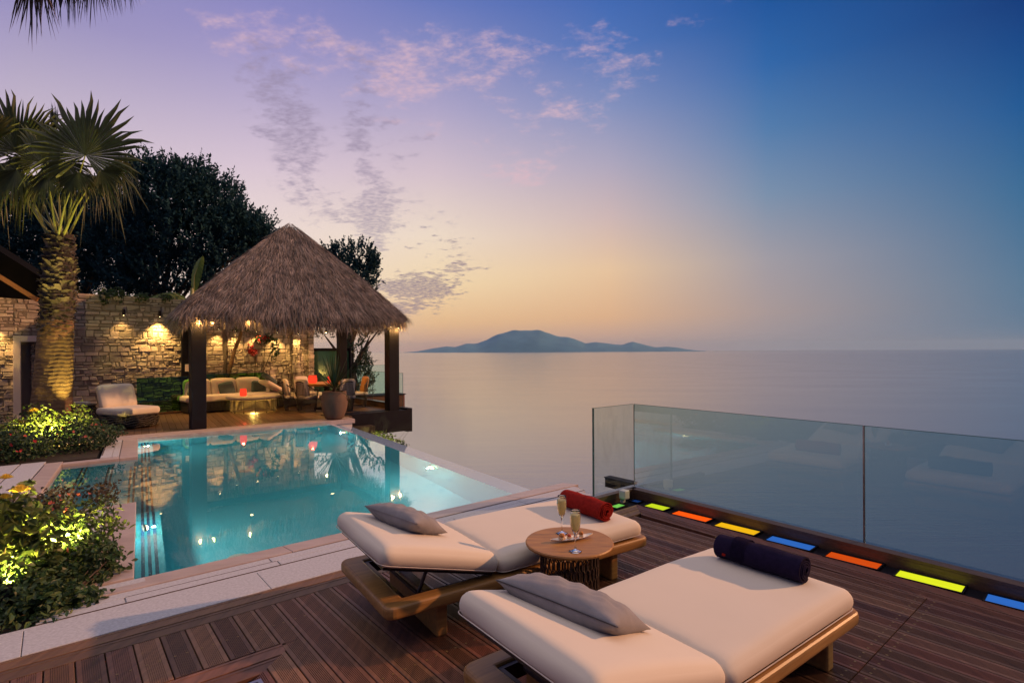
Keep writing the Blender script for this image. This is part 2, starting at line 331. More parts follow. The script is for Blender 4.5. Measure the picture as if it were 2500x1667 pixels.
# ------------------------------------------------------------------ world: dusk sky
def world():
    w=bpy.data.worlds.new('World'); S.world=w; w.use_nodes=True; nt=w.node_tree; nt.nodes.clear()
    out=N(nt,'ShaderNodeOutputWorld'); bg=N(nt,'ShaderNodeBackground'); L(nt,bg.outputs[0],out.inputs[0])
    tc=N(nt,'ShaderNodeTexCoord'); sp=N(nt,'ShaderNodeSeparateXYZ'); L(nt,tc.outputs['Generated'],sp.inputs[0])
    x,y,z=sp.outputs
    az=math_(nt,'ARCTAN2',x,y)
    hyp=math_(nt,'SQRT',math_(nt,'ADD',math_(nt,'MULTIPLY',x,x),math_(nt,'MULTIPLY',y,y)))
    t=math_(nt,'DIVIDE',z,math_(nt,'MAXIMUM',hyp,.001))
    fac=math_(nt,'MULTIPLY',t,1/1.6,clamp=True)
    def col(px,stops,zen):
        azv=math.atan((px-1176)/1250); r=N(nt,'ShaderNodeValToRGB'); cr=r.color_ramp
        pts=[(max(0,(806-yy)/1250*math.cos(azv)/1.6),c) for yy,c in stops]+[(.62,zen)]
        pts.sort(key=lambda q:q[0])
        while len(cr.elements)<len(pts): cr.elements.new(.5)
        for e,(p,c) in zip(cr.elements,pts): e.position=p
        for e,(p,c) in zip(cr.elements,pts): e.color=lin(*c)
        L(nt,fac,r.inputs[0]); return azv,r.outputs[0]
    cols=[
     col(-400,[(806,(228,200,190)),(600,(228,204,202)),(300,(205,186,210)),(0,(165,152,204))],(90,100,165)),
     col(60,[(806,(238,205,185)),(600,(232,208,205)),(400,(220,200,208)),(200,(190,176,200)),(0,(152,144,190))],(85,100,170)),
     col(588,[(806,(240,200,165)),(650,(244,222,204)),(520,(238,218,212)),(380,(218,198,212)),(230,(186,172,204)),(90,(156,148,198)),(0,(140,137,194))],(75,95,170)),
     col(1000,[(806,(208,160,142)),(740,(238,192,142)),(650,(246,218,174)),(540,(240,220,200)),(400,(214,194,204)),(250,(176,166,200)),(100,(132,138,192)),(0,(104,121,188))],(55,85,165)),
     col(1400,[(806,(192,158,150)),(730,(228,180,138)),(620,(234,198,160)),(500,(208,184,182)),(380,(176,168,190)),(250,(134,146,190)),(100,(80,116,184)),(0,(64,104,178))],(40,75,155)),
     col(1764,[(806,(160,150,156)),(720,(172,154,152)),(600,(162,156,164)),(450,(122,144,172)),(300,(82,124,172)),(150,(46,102,168)),(0,(26,84,156))],(25,65,140)),
     col(2352,[(806,(88,120,148)),(650,(84,120,150)),(450,(56,108,150)),(250,(24,88,148)),(100,(10,70,136)),(0,(8,58,124))],(12,50,115)),
    ]
    back=lin(38,62,110)
    cur=cols[0][1]
    for (a0,_),(a1,c) in zip(cols[:-1],cols[1:]):
        mr=N(nt,'ShaderNodeMapRange'); mr.interpolation_type='LINEAR'; mr.inputs[1].default_value=a0; mr.inputs[2].default_value=a1
        L(nt,az,mr.inputs[0]); cur=mixc(nt,mr.outputs[0],cur,c)
    # behind the viewer the dusk sky goes dark blue
    ab=math_(nt,'ABSOLUTE',math_(nt,'ADD',az,.15))
    mr=N(nt,'ShaderNodeMapRange'); mr.interpolation_type='SMOOTHSTEP'; mr.inputs[1].default_value=1.1; mr.inputs[2].default_value=2.4; L(nt,ab,mr.inputs[0])
    cur=mixc(nt,mr.outputs[0],cur,back)
    # cloud layer
    zz=math_(nt,'ADD',math_(nt,'MAXIMUM',z,0),.20)
    cb=N(nt,'ShaderNodeCombineXYZ'); L(nt,math_(nt,'DIVIDE',x,zz),cb.inputs[0]); L(nt,math_(nt,'DIVIDE',y,zz),cb.inputs[1])
    def blob(px,py,sx,sy,amp):
        a0=math.atan((px-1176)/1250); t0=(806-py)/1250*math.cos(a0); sa=sx/1250; st=sy/1250
        da=math_(nt,'DIVIDE',math_(nt,'SUBTRACT',az,a0),sa); dt=math_(nt,'DIVIDE',math_(nt,'SUBTRACT',t,t0),st)
        q=math_(nt,'ADD',math_(nt,'MULTIPLY',da,da),math_(nt,'MULTIPLY',dt,dt))
        return math_(nt,'MULTIPLY',math_(nt,'EXPONENT',math_(nt,'MULTIPLY',q,-1)),amp)
    def total(bl):
        cur=None
        for b in bl:
            v=blob(*b); cur=v if cur is None else math_(nt,'ADD',cur,v)
        return cur
    def noise(scale,detail,rough,sx=1,sy=1,rot=0,off=0):
        mp=N(nt,'ShaderNodeMapping'); mp.inputs['Scale'].default_value=(sx,sy,1); mp.inputs['Rotation'].default_value=(0,0,rot); mp.inputs['Location'].default_value=(off,off*.7,0)
        L(nt,cb.outputs[0],mp.inputs[0]); n=N(nt,'ShaderNodeTexNoise'); n.inputs['Scale'].default_value=scale; n.inputs['Detail'].default_value=detail; n.inputs['Roughness'].default_value=rough
        L(nt,mp.outputs[0],n.inputs[0]); return n.outputs[0]
    n1=noise(5.0,4,.55,1,1.2,.6); n2=noise(13.0,7,.62,1,1.25,.4,3.1); n3=noise(17.0,7,.62,1,1.2,.2,7.7)
    mk=lambda wa,a_,wb,b_: math_(nt,'ADD',math_(nt,'MULTIPLY',a_,wa),math_(nt,'MULTIPLY',b_,wb))
    NZ={'p':mk(.45,n1,.55,n2),'g':mk(.40,n1,.60,n3),'l':mk(.35,n1,.65,n3)}
    FINE=noise(38.0,6,.62,1,1.5,.5,5.0)
    def layer(mask,lo,hi,colr,amt,which='p'):
        nonlocal cur
        nn=NZ[which]
        n4=FINE
        v=math_(nt,'ADD',nn,math_(nt,'MULTIPLY',math_(nt,'SUBTRACT',mask,1),.22))
        mr=N(nt,'ShaderNodeMapRange'); mr.interpolation_type='SMOOTHSTEP'; mr.inputs[1].default_value=lo; mr.inputs[2].default_value=hi; mr.inputs[4].default_value=amt
        L(nt,v,mr.inputs[0]); tx=N(nt,'ShaderNodeMapRange'); tx.inputs[1].default_value=.36; tx.inputs[2].default_value=.62; tx.inputs[3].default_value=.32; tx.inputs[4].default_value=1.0; L(nt,n4,tx.inputs[0])
        cur=mixc(nt,math_(nt,'MULTIPLY',mr.outputs[0],tx.outputs[0]),cur,colr)
    pink=total([(620,90,300,120,.85),(900,170,170,130,.92),(1130,100,130,70,1.0),(1370,85,90,50,1.0),(1250,210,130,70,1.0),(1450,180,90,70,1.0),(1230,330,170,80,.92),(1170,420,120,60,.8),(1620,40,150,40,.8)])
    layer(pink,.455,.62,lin(228,188,196),.62)
    grey=total([(700,310,75,65,1.12),(680,410,65,55,1.0),(640,240,90,70,.74),(740,490,100,45,1.0),(830,310,36,70,.98),(862,450,55,80,1.05),(850,195,55,70,.95),(860,560,45,55,.95),(600,170,110,90,.82),(980,500,120,70,.80),(780,110,140,70,.75),(950,340,120,90,.70)])
    layer(grey,.46,.61,lin(150,136,162),.66,'g')
    low=total([(985,668,95,40,1.12),(900,650,100,26,1.0),(1060,610,100,40,.85),(930,712,80,24,1.0),(1000,540,130,40,.7)])
    layer(low,.455,.57,lin(146,126,142),.95,'l')
    ns=N(nt,'ShaderNodeTexSky'); ns.sky_type='NISHITA'; ns.sun_disc=False; ns.sun_elevation=R(-2); ns.sun_rotation=R(-20)
    hi=N(nt,'ShaderNodeMapRange'); hi.interpolation_type='SMOOTHSTEP'; hi.inputs[1].default_value=.78; hi.inputs[2].default_value=1.5; L(nt,t,hi.inputs[0])
    cur=mixc(nt,hi.outputs[0],cur,(.98,.82,.80,1))   # overhead sky brightened beyond real dusk to light the terrace, above the frame
    add=mixc(nt,.012,cur,ns.outputs[0],'ADD')
    L(nt,add,bg.inputs[0]); bg.inputs[1].default_value=1.0
world()
sl=bpy.data.lights.new('sun','SUN'); sl.energy=3.6; sl.angle=R(.9); sl.color=(1,.48,.22)
so=bpy.data.objects.new('sun',sl); COL.objects.link(so)
sd=Vector((.90,.16,.37)); so.rotation_euler=sd.to_track_quat('Z','Y').to_euler()

# ------------------------------------------------------------------ setting: sea, island, haze, ground
SEA=-10.0
mb=MB(); rings=[0,30,80,200,600,2000,6000,20000]; seg=96
vs=[(0,0,SEA)]; fs=[]
for r in rings[1:]:
    for k in range(seg): vs.append((r*math.cos(2*math.pi*k/seg),r*math.sin(2*math.pi*k/seg),SEA))
for k in range(seg): fs.append((0,1+k,1+(k+1)%seg))
for i in range(len(rings)-2):
    for k in range(seg):
        a=1+i*seg; fs.append((a+k,a+seg+k,a+seg+(k+1)%seg,a+(k+1)%seg))
mb.add(vs,fs); obj('sea',mb,M['sea'],kind='structure')
# island: ridge profile (px, height px) at 6 km, with depth
prof=[(925,0),(960,3),(1000,10),(1025,14),(1045,12),(1070,19),(1095,20),(1120,29),(1145,40),(1165,44),(1185,49),(1210,50),(1240,48),(1262,41),(1285,35),(1305,34),(1320,29),(1345,19),(1370,22),(1395,19),(1410,17),(1430,15),(1455,22),(1475,17),(1490,13),(1505,9),(1530,11),(1555,9),(1575,5),(1600,2),(1625,0)]
D=6000.; k_=D/1250
xs=[p[0] for p in prof]; hs=[p[1] for p in prof]
def isl(s,t):
    px=925+700*s; h=float(np.interp(px,xs,hs))*k_
    e=math.sin(math.pi*t)**.8
    n=1+.07*math.sin(s*31+t*9)*math.cos(s*17-t*13)+.03*math.sin(s*83+t*21)
    x=(px-1176)*k_; hh=h*e*(n if abs(t-.5)>.03 else 1)
    return (x*(1+.25*(t-.5)),D+1400*(t-.5),SEA-2+hh+ (2 if h>0 else 0))
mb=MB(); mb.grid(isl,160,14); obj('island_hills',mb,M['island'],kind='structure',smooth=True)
hz,nt,out=newmat('sea_haze'); pv=N(nt,'ShaderNodeVolumePrincipled'); pv.inputs['Density'].default_value=3.5e-5; pv.inputs['Color'].default_value=(.52,.76,.95,1); pv.inputs['Anisotropy'].default_value=.1
L(nt,pv.outputs[0],out.inputs['Volume'])
mb=MB(); mb.box(-20500,20500,-20500,20500,SEA-4,300); obj('haze',mb,hz,kind='stuff')
# ground under the terrace and behind the wall
mb=MB(MU)
mb.prism([(-9,-7),(4.9,-7),(4.9,4.3),(-9,4.3)],SEA-2,-.45)
mb.prism([(-9,4.35),(4.3,4.35),(4.3,4.8),(-9,4.8)],SEA-2,-.42)
obj('cliff_ground',mb,M['rock'],kind='structure')
mb=MB(MPV); mb.prism([(-9,4.86),(-2.2,4.86),(-2.2,12.4),(-9,12.4)],SEA-2,-.16)
mb.prism([(-9,13.3),(5.6,13.3),(5.6,17.3),(-9,17.3)],SEA-2,-.3)
mb.prism([(-30,17.4),(5.0,18.3),(7.5,21),(6,50),(-40,50)],SEA-2,-.02)
obj('hill_ground',mb,M['soil'],kind='structure')

# ------------------------------------------------------------------ timber deck (boards with grooves)
def board_v(mb,u0,u1,f0,f1,z=0,smoothb=False):
    """board along v between lines f0(u), f1(u)"""
    g=.0035; a=u0+g; b=u1-g; pts=[(a,-.03),(a,-.002),(a+.003,0)]
    if not smoothb:
        m0=a+.021; m1=b-.021; n=9; p=(m1-m0)/n
        for i in range(n):
            s=m0+i*p; pts+=[(s+p*.25,0),(s+p*.32,-.004),(s+p*.68,-.004),(s+p*.75,0)]
    pts+=[(b-.003,0),(b,-.002),(b,-.03)]
    n=len(pts); vs=[(x,f0(x),z+h) for x,h in pts]+[(x,f1(x),z+h) for x,h in pts]
    mb.add(vs,[(i,i+1,n+i+1,n+i) for i in range(n-1)]+[tuple(range(n-1,-1,-1)),tuple(range(n,2*n))])
def board_u(mb,v0,v1,f0,f1,z=0):
    g=.0035; a=v0+g; b=v1-g; pts=[(a,-.03),(a,-.002),(a+.003,0),((a+b)/2-.03,0),((a+b)/2-.028,-.003),((a+b)/2+.03,-.003),((a+b)/2+.032,0),(b-.003,0),(b,-.002),(b,-.03)]
    if b-a<.08: pts=[p for i,p in enumerate(pts) if i not in(3,4,5,6)]
    n=len(pts); vs=[(f0(y),y,z+h) for y,h in pts]+[(f1(y),y,z+h) for y,h in pts]
    mb.add(vs,[(n+i,n+i+1,i+1,i) for i in range(n-1)]+[tuple(range(n)),tuple(range(2*n-1,n-1,-1))])
mb=MB(MU); P=.128
cst=lambda k:(lambda x:k)
for i in range(-22,40):
    u0=.33+P*(i-1)-.128+ .0; u1=u0+P
    if u1>4.50: continue
    top=3.74 if u1<4.2 else 3.50
    k=rnd.choice([0,0,0,1]) if u0<1.6 else (1 if u0<4.4 and rnd.random()<.8 else 0)
    mb.k=k
    if u1<=.80: board_v(mb,u0,u1,cst(3.215),cst(top)); board_v(mb,u0,u1,cst(-3),cst(2.2))
    elif u1<=1.09: board_v(mb,u0,u1,cst(1.0),lambda x:3.215-(1.08-x)*.86 if x<1.08 else 3.215); board_v(mb,u0,u1,lambda x:3.215,cst(top)); board_v(mb,u0,u1,cst(-3),cst(.994))
    else:
        board_v(mb,u0,u1,cst(1.003),cst(top if u1<3.6 else 3.38)); board_v(mb,u0,u1,cst(-3),cst(.997))
mb.k=0
board_u(mb,3.745,3.87,cst(-4),cst(4.0)); board_u(mb,3.875,3.995,cst(-4),cst(4.9))
mit=lambda v:1.08-(3.215-v)/.86
board_u(mb,3.095,3.21,cst(-3),mit); board_u(mb,2.975,3.09,cst(-3),mit)
# mitred border by the glass
m2=lambda v:4.78-(3.62-v)*1.0
board_u(mb,3.51,3.62,cst(3.6),m2); board_u(mb,3.395,3.505,cst(3.6),m2)
m3=lambda u:3.62-(4.785-u)
mb.k=1; mb.M=MG
board_v(mb,4.66,4.785,cst(-3),m3,.0015,smoothb=True); board_v(mb,4.53,4.655,cst(-3),m3,.0015)
mb.M=MU
mb.k=2
def screw(u,v): mb.add([(u+.007*math.cos(w),v+.007*math.sin(w),.0012) for w in [k*math.pi/4 for k in range(8)]],[tuple(range(8))])
for i in range(-3,36):
    u0=.33+P*(i-1)
    if u0>1.1:
        for d in (.035,.093):
            if u0<2.2 or u0>3.2: screw(u0+d-.128,2.53)
            for v in (.955,1.045): screw(u0+d-.128,v)
    if u0<1.1:
        for d in (.035,.093): screw(u0+d,3.45)
obj('wooden_deck',mb,[M['deck'],M['deckdark'],M['brass']],kind='structure')
mb=MB(MU); mb.box(-4,4.92,-3.2,3.6,-.2,-.045); mb.box(-4,4.0,3.6,3.99,-.2,-.045); obj('deck_underside',mb,M['groove'],kind='structure')
# access hatch with pale metal frame
t=thing('floor_hatch','small timber floor hatch in a pale metal frame by the deck corner','hatch',U(.45,2.55,0),TH)
mb=MB(); 
for (x0,x1,y0,y1) in ((-.3,.34,.36,.38),(-.3,.34,-.30,-.28),(.32,.34,-.28,.36),(-.3,-.28,-.28,.36)): mb.box(x0,x1,y0,y1,-.04,.003)
obj('frame',mb,M['chrome'],t)
mb=MB()
for i in range(4): mb.box(-.27+i*.148,-.13+i*.148,-.27,.35,-.03,-.001)
obj('lid',mb,M['deck'],t)

# ------------------------------------------------------------------ stone paving round the pool
mb=MB(MU)
def slab(mb,x0,x1,y0,y1,z0=-.12,z1=0): mb.box(x0,x1,y0,y1,z0,z1)
xs_=[-3.5,-2.4,-1.3,-.15,1.15,2.35,3.5,4.72]
for a,b in zip(xs_[:-1],xs_[1:]): slab(mb,a+.002,b-.002,4.0,4.36)
for a,b in ((-2.2,-.9),(-.1,.35),(.354,1.336),(1.34,2.05),(2.054,3.0),(3.004,3.9),(3.904,4.80)): slab(mb,a+.002,b-.002,4.40,4.50,-.12,0)
for a,b in ((-.1,1.3),(1.304,2.6),(2.604,3.9),(3.904,4.84)): slab(mb,a+.002,b-.002,4.504,4.60,-.12,0)
for a,b in ((-2.2,4.78),): mb.box(a,b,4.364,4.396,-.12,-.004)
for a,b in ((-.1,4.86),): mb.box(a,b,4.604,4.63,-.12,-.03)
mb.box(-.08,.5,4.40,4.86,-.13,-.014)
obj('stone_paving',mb,M['paving'],kind='structure',bevel=.003)
# marble coping: near side, left sides, far side, alcove
def coping(mb,pts,z=0): mb.prism(pts,-.14,z)
mb=MB(MU)
# near: inner edge v 4.9, outer 4.63, sloping slightly down to the water
def cop_near(x0,x1):
    mb.add([(x0,4.632,-.14),(x1,4.632,-.14),(x1,4.9,-.14),(x0+.0,4.9,-.14),(x0,4.632,0),(x1,4.632,0),(x1,4.9,-.028),(x0,4.9,-.028)],[(3,2,1,0),(4,5,6,7),(0,1,5,4),(1,2,6,5),(2,3,7,6),(3,0,4,7)])
cop_near(.2,1.498); cop_near(1.502,2.798); cop_near(2.802,4.0); cop_near(4.004,4.95)
obj('pool_coping_front',mb,M['marble'],kind='structure',bevel=.006)
mb=MB(MPV)
def cp(x0,x1,y0,y1,z=-.01): mb.box(x0,x1,y0,y1,-.14,z)
cp(.20,.44,4.9,6.1); cp(.20,.44,6.104,7.35)                 # left of main pool, near
cp(-.5,.196,7.20,7.35)                                      # alcove near side
cp(-.70,-.5,7.2,10.75,0)                                    # alcove outer side
cp(-.496,.196,10.55,10.73)                                  # alcove far side
cp(.20,.44,10.55,12.75)                                     # left of main pool, far
obj('pool_coping_side',mb,M['marble'],kind='structure',bevel=.006)
mb=MB(MPV)
mb.box(-1.0,4.86,12.75,13.28,-.10,0)
obj('pool_coping_far',mb,M['marble'],kind='structure',bevel=.006)
mb=MB(MPV); mb.box(3.9,4.80,12.79,13.24,-1.2,-.104); obj('coping_plinth',mb,M['white'],kind='structure')
mb=MB(MPV)
for y0,y1 in ((4.64,5.6),(5.604,6.5),(6.504,7.196)):
    mb.box(.10,.19,y0,y1,-.12,-.006); mb.box(-.02,.096,y0,y1,-.12,-.006)
for y0,y1 in ((10.74,11.7),(11.704,12.74)):
    mb.box(.10,.19,y0,y1,-.12,-.006); mb.box(-.05,.096,y0,y1,-.12,-.006)
for x0,x1 in ((-1.9,-1.34),(-1.336,-1.02),(-1.0,-.72)):
    for y0,y1 in ((6.6,8.3),(8.304,9.6),(9.604,10.95)): mb.box(x0,x1,y0,y1,-.12,-.004)
obj('stone_path',mb,M['paving'],kind='structure',bevel=.003)
mb=MB(MU); mb.box(.36,1.33,4.5005,4.5035,-.1,.001); mb.box(-.1,4.8,4.3965,4.3995,-.1,.001); mb.box(1.5,4.6,4.6005,4.6035,-.1,.001); mb.M=MPV
for y0,y1 in ((4.75,5.7),(6.0,6.75),(11.0,12.2)): mb.box(-.045,-.028,y0,y1,-.1,-.003)
obj('drain_slot',mb,M['groove'],kind='structure')

# ------------------------------------------------------------------ pool basin and water
WZ=-.05; FZ=-1.15
mb=MB(MPV)
def q(*p): mb.add(list(p),[(0,1,2,3)])
a0,a1,b0,b1=.44,4.16,4.9,12.75
q((a0,b0,FZ),(a1,b0,FZ),(a1,b1,FZ),(a0,b1,FZ))
q((a0,b0,FZ),(a1,b0,FZ),(a1,b0,-.1),(a0,b0,-.1)); q((a1,b0,FZ),(a1,b1,FZ),(a1,b1,WZ),(a1,b0,WZ)); q((a0,b1,FZ),(a1,b1,FZ),(a1,b1,-.1),(a0,b1,-.1))
q((a0,b0,FZ),(a0,7.35,FZ),(a0,7.35,-.1),(a0,b0,-.1)); q((a0,10.55,FZ),(a0,b1,FZ),(a0,b1,-.1),(a0,10.55,-.1)); q((a0,7.35,FZ),(a0,10.55,FZ),(a0,10.55,-.8),(a0,7.35,-.8))
for x0,x1,zz,zp in ((-.5,-.16,-.28,-.1),(-.16,.16,-.46,-.28),(.16,.44,-.64,-.46)):
    q((x0,7.35,zz),(x1,7.35,zz),(x1,10.55,zz),(x0,10.55,zz)); q((x0,7.35,zz),(x0,10.55,zz),(x0,10.55,zp),(x0,7.35,zp))
q((.44,7.35,-.9),(.44,10.55,-.9),(.44,10.55,-.64),(.44,7.35,-.64))
q((-.5,7.35,-1),(.44,7.35,-1),(.44,7.35,-.1),(-.5,7.35,-.1)); q((-.5,10.55,-1),(.44,10.55,-1),(.44,10.55,-.1),(-.5,10.55,-.1))
# low ledge along left side and bench on right
mb.box(a0+.001,.66,b0+.001,7.34,FZ+.001,-.42); mb.box(a0+.001,.66,10.56,b1-.001,FZ+.001,-.42); mb.box(a0+.001,.66,7.34,10.56,FZ+.001,-.80)
mb.k=1
for x in (.485,.535,.585): mb.box(x,x+.026,b0+.01,7.33,-.42,-.416); mb.box(x,x+.026,10.57,b1-.01,-.42,-.416); mb.box(x,x+.026,7.35,10.55,-.80,-.796)
for e,zz in ((-.16,-.28),(.16,-.46),(.44,-.64)):
    for d in (.05,.10): mb.box(e-d,e-d+.025,7.36,10.54,zz,zz+.004)
mb.k=2
mb.box(a0+.01,a1-.01,b1-.012,b1-.006,-.34,-.105)
mb.k=0
obj('pool_basin',mb,[M['tile'],M['tiledark'],M['tileband']],kind='structure')
mb=MB(MPV)
mb.add([(.44,4.9,WZ),(4.16,4.9,WZ),(4.16,12.75,WZ),(.44,12.75,WZ),(.44,10.55,WZ),(-.5,10.55,WZ),(-.5,7.35,WZ),(.44,7.35,WZ)],[(0,1,2,3,4,7),(7,4,5,6)])
obj('pool_water',mb,M['water'],kind='structure')
mb=MB(MPV)
mb.add([(4.16,4.75,WZ),(4.80,4.75,-.2),(4.80,12.79,-.2),(4.16,12.79,WZ),(4.16,4.75,-1.6),(4.80,4.75,-1.6),(4.80,12.79,-1.6),(4.16,12.79,-1.6),(4.20,4.75,WZ-.002)],[(0,1,2,3),(1,5,6,2)])
obj('infinity_weir',mb,M['weir'],kind='structure')

# pool lights and drains
for (a,b,lab) in ((4.13,7.05,'round pool lamp shining under the water of the infinity wall nearest the loungers'),(4.13,11.3,'round pool lamp glowing under the infinity wall by the pavilion corner'),
                  (.50,12.1,'warm pool lamp at the far corner beside the steps'),(.50,6.55,'warm pool lamp half hidden by the marble coping near the garden bed')):
    p=PV(a,b,-.24); t=thing('pool_light',lab,'pool light',p,0,'round lamps set in the pool walls')
    sgn=-1 if a>2 else 1
    Mx=Matrix.Translation(p)@MU.to_3x3().to_4x4()@Matrix.Rotation(R(90*sgn),4,'Y')
    mb=MB(Mx); mb.lathe([(.095,0),(.095,.02),(.08,.025)],24); obj('rim',mb,M['chrome'],t,True,True)
    mb=MB(Mx); mb.lathe([(.08,.012),(.06,.035),(.001,.05)],24); obj('lens',mb,M['poollamp'],t,True,True)
    light('POINT',PV(a+sgn*.09,b,-.25),36,(1,.97,.85),t,.012)
for (a,b,lab) in ((1.3,6.0,'pale round floor drain near the front coping of the pool'),(1.9,9.6,'pale round floor drain in the middle of the pool')):
    t=thing('pool_drain',lab,'pool drain',PV(a,b,FZ),0,'round drains on the pool floor')
    mb=MB(Matrix.Translation(PV(a,b,FZ))); mb.lathe([(.10,0),(.10,.015),(.08,.02),(.001,.02)],24); obj('cover',mb,M['plastic'],t,True)

# ------------------------------------------------------------------ light channel, floor lights, kerb and glass rail
mb=MB(MG); mb.box(4.79,4.985,-3,3.83,-.06,-.012); mb.box(3.9,4.79,3.62,3.83,-.06,-.012); obj('light_channel',mb,M['black'],kind='structure')
glow={'lime':((.50,.62,.012),1.6),'yell':((.66,.72,.015),1.5),'orange':((1,.10,.004),1.4),'deep':((.55,.06,.004),1.5),'amber':((.85,.46,.006),1.4),'blue':((.025,.13,.50),1.3),'green':((.22,.72,.10),1.0),'dull_blue':((.01,.06,.28),.6)}
for k,(c,s_) in glow.items(): 
    m,nt,out=newmat('glow_'+k); e=N(nt,'ShaderNodeEmission'); e.inputs[1].default_value=s_
    tc=N(nt,'ShaderNodeTexCoord'); mp=N(nt,'ShaderNodeMapping'); mp.inputs['Scale'].default_value=(30,2,1); L(nt,tc.outputs['Object'],mp.inputs[0])
    no=N(nt,'ShaderNodeTexNoise'); no.inputs['Scale'].default_value=2; L(nt,mp.outputs[0],no.inputs[0])
    L(nt,mixc(nt,no.outputs[0],tuple(x*1.15 for x in c),tuple(x*.8 for x in c)),e.inputs[0])
    g=N(nt,'ShaderNodeBsdfAnisotropic'); g.inputs['Roughness'].default_value=.05; f=N(nt,'ShaderNodeFresnel'); ms=N(nt,'ShaderNodeMixShader')
    L(nt,f.outputs[0],ms.inputs[0]); L(nt,e.outputs[0],ms.inputs[1]); L(nt,g.outputs[0],ms.inputs[2]); L(nt,ms.outputs[0],out.inputs[0]); M['g_'+k]=m
lights=[(4.878,3.42,.165,.24,'lime','small yellow-green glowing floor panel closest to the glass corner'),
 (4.878,3.005,.165,.38,'orange','bright orange floor panel between the yellow-green and the amber one'),
 (4.878,2.525,.165,.38,'amber','amber yellow floor panel between the bright orange and the blue one'),
 (4.878,2.04,.165,.36,'blue','blue floor panel between the amber and the deep orange one'),
 (4.878,1.555,.165,.36,'deep','deep orange floor panel just beyond the navy towel'),
 (4.878,1.065,.165,.38,'yell','large lime yellow floor panel beyond the foot of the near lounger'),
 (4.878,.57,.165,.36,'blue','blue floor panel cut by the picture border, nearest the viewer')]
for (u,v,w,l,k,lab) in lights:
    t=thing('floor_light',lab,'floor light',MG@Vector((u,v,-.01)),TH+R(2.3),'coloured light panels in the floor channel')
    mb=MB(); 
    w2=w/2;l2=l/2
    for (x0,x1,y0,y1) in ((-w2-.012,-w2,-l2-.012,l2+.012),(w2,w2+.012,-l2-.012,l2+.012),(-w2,w2,-l2-.012,-l2),(-w2,w2,l2,l2+.012)): mb.box(x0,x1,y0,y1,0,.016)
    obj('frame',mb,M['black'],t)
    mb=MB(); mb.box(-w2,w2,-l2,l2,0,.006); obj('pane',mb,M['g_'+k],t)
for (u,v,w,l,k,lab) in ((4.88,3.70,.10,.10,'dull_blue','dim blue floor panel tucked in the glass corner'),(4.58,3.715,.17,.10,'green','green floor panel beside the red towel and the white cube')):
    t=thing('floor_light',lab,'floor light',MG@Vector((u,v,-.01)),TH+R(2.3),'coloured light panels in the floor channel')
    mb=MB(); w2=w/2;l2=l/2
    for (x0,x1,y0,y1) in ((-w2-.01,-w2,-l2-.01,l2+.01),(w2,w2+.01,-l2-.01,l2+.01),(-w2,w2,-l2-.01,-l2),(-w2,w2,l2,l2+.01)): mb.box(x0,x1,y0,y1,0,.016)
    obj('frame',mb,M['black'],t)
    mb=MB(); mb.box(-w2,w2,-l2,l2,0,.006); obj('pane',mb,M['g_'+k],t)
t=thing('deck_kerb','dark grooved timber kerb running under the glass rail','kerb',U(4.95,1,0))
mb=MB(MG)
for i in range(6): mb.box(4.985+.002*(i%2),5.085,-3,3.83,-.05+i*.0235,-.05+i*.0235+.0225)
obj('long_board',mb,M['kerb'],t,True)
mb=MB(MG)
for i in range(6): mb.box(3.9,4.985,3.832-.002*(i%2),3.90,-.05+i*.0235,-.05+i*.0235+.0225)
obj('short_board',mb,M['kerb'],t,True)
t=thing('glass_railing','frameless greenish glass balustrade along the sea side of the deck','railing',U(5.1,1,0))
mb=MB(MG); mb.box(5.094,5.16,-3,3.97,-.05,.085); mb.box(4.42,5.09,3.904,3.97,-.05,.085); obj('base_channel',mb,M['chrome'],t,True)
for (v0,v1,ev) in ((-2.4,1.545,1.54),(1.56,3.915,3.90)):
    mb=MB(MG); mb.add([(5.118,v0,.06),(5.118,v1,.06),(5.118,v1,1.03),(5.118,v0,1.03)],[(0,1,2,3)]); pn=obj('pane',mb,M['railglass'],t,True)
    mb=MB(MG); mb.box(5.114,5.126,v0,v1,1.030,1.034); mb.box(5.114,5.126,v1,v1+.006,.06,1.03); obj('edge',mb,M['edge'],pn)
mb=MB(MG); mb.add([(4.44,3.93,.06),(5.118,3.93,.06),(5.118,3.93,1.03),(4.44,3.93,1.03)],[(0,1,2,3)]); pn=obj('pane',mb,M['endglass'],t,True,label='short end pane with water streaks')
mb=MB(MG); mb.box(4.44,5.114,3.926,3.938,1.03,1.034); mb.box(4.424,4.438,3.924,3.94,.06,1.034); obj('edge',mb,M['edge'],pn)
mb=MB(MG); mb.box(5.112,5.124,1.546,1.558,.06,1.034); obj('joint_strip',mb,M['chrome'],t,True)
t=thing('support_beam','black steel beam end sticking out beyond the glass corner','beam',U(5.2,4.1,0))
mb=MB(MU); mb.box(5.20,5.28,4.0,4.42,-.03,.085); obj('web',mb,M['black'],t,True)
mb=MB(MU); mb.box(5.18,5.30,4.0,4.42,.085,.095); obj('flange',mb,M['black'],t,True)
t=thing('deck_speaker','small white cube speaker on the kerb in the glass corner','speaker',U(4.73,3.75,0),TH)
mb=MB(); mb.rbox(.085,.08,.095,.008,6,Matrix.Translation((0,0,.09))); obj('housing',mb,M['plastic'],t,smooth=True)
mb=MB(); mb.box(-.02,.02,.0,.04,0,.045); obj('foot',mb,M['plastic'],t)

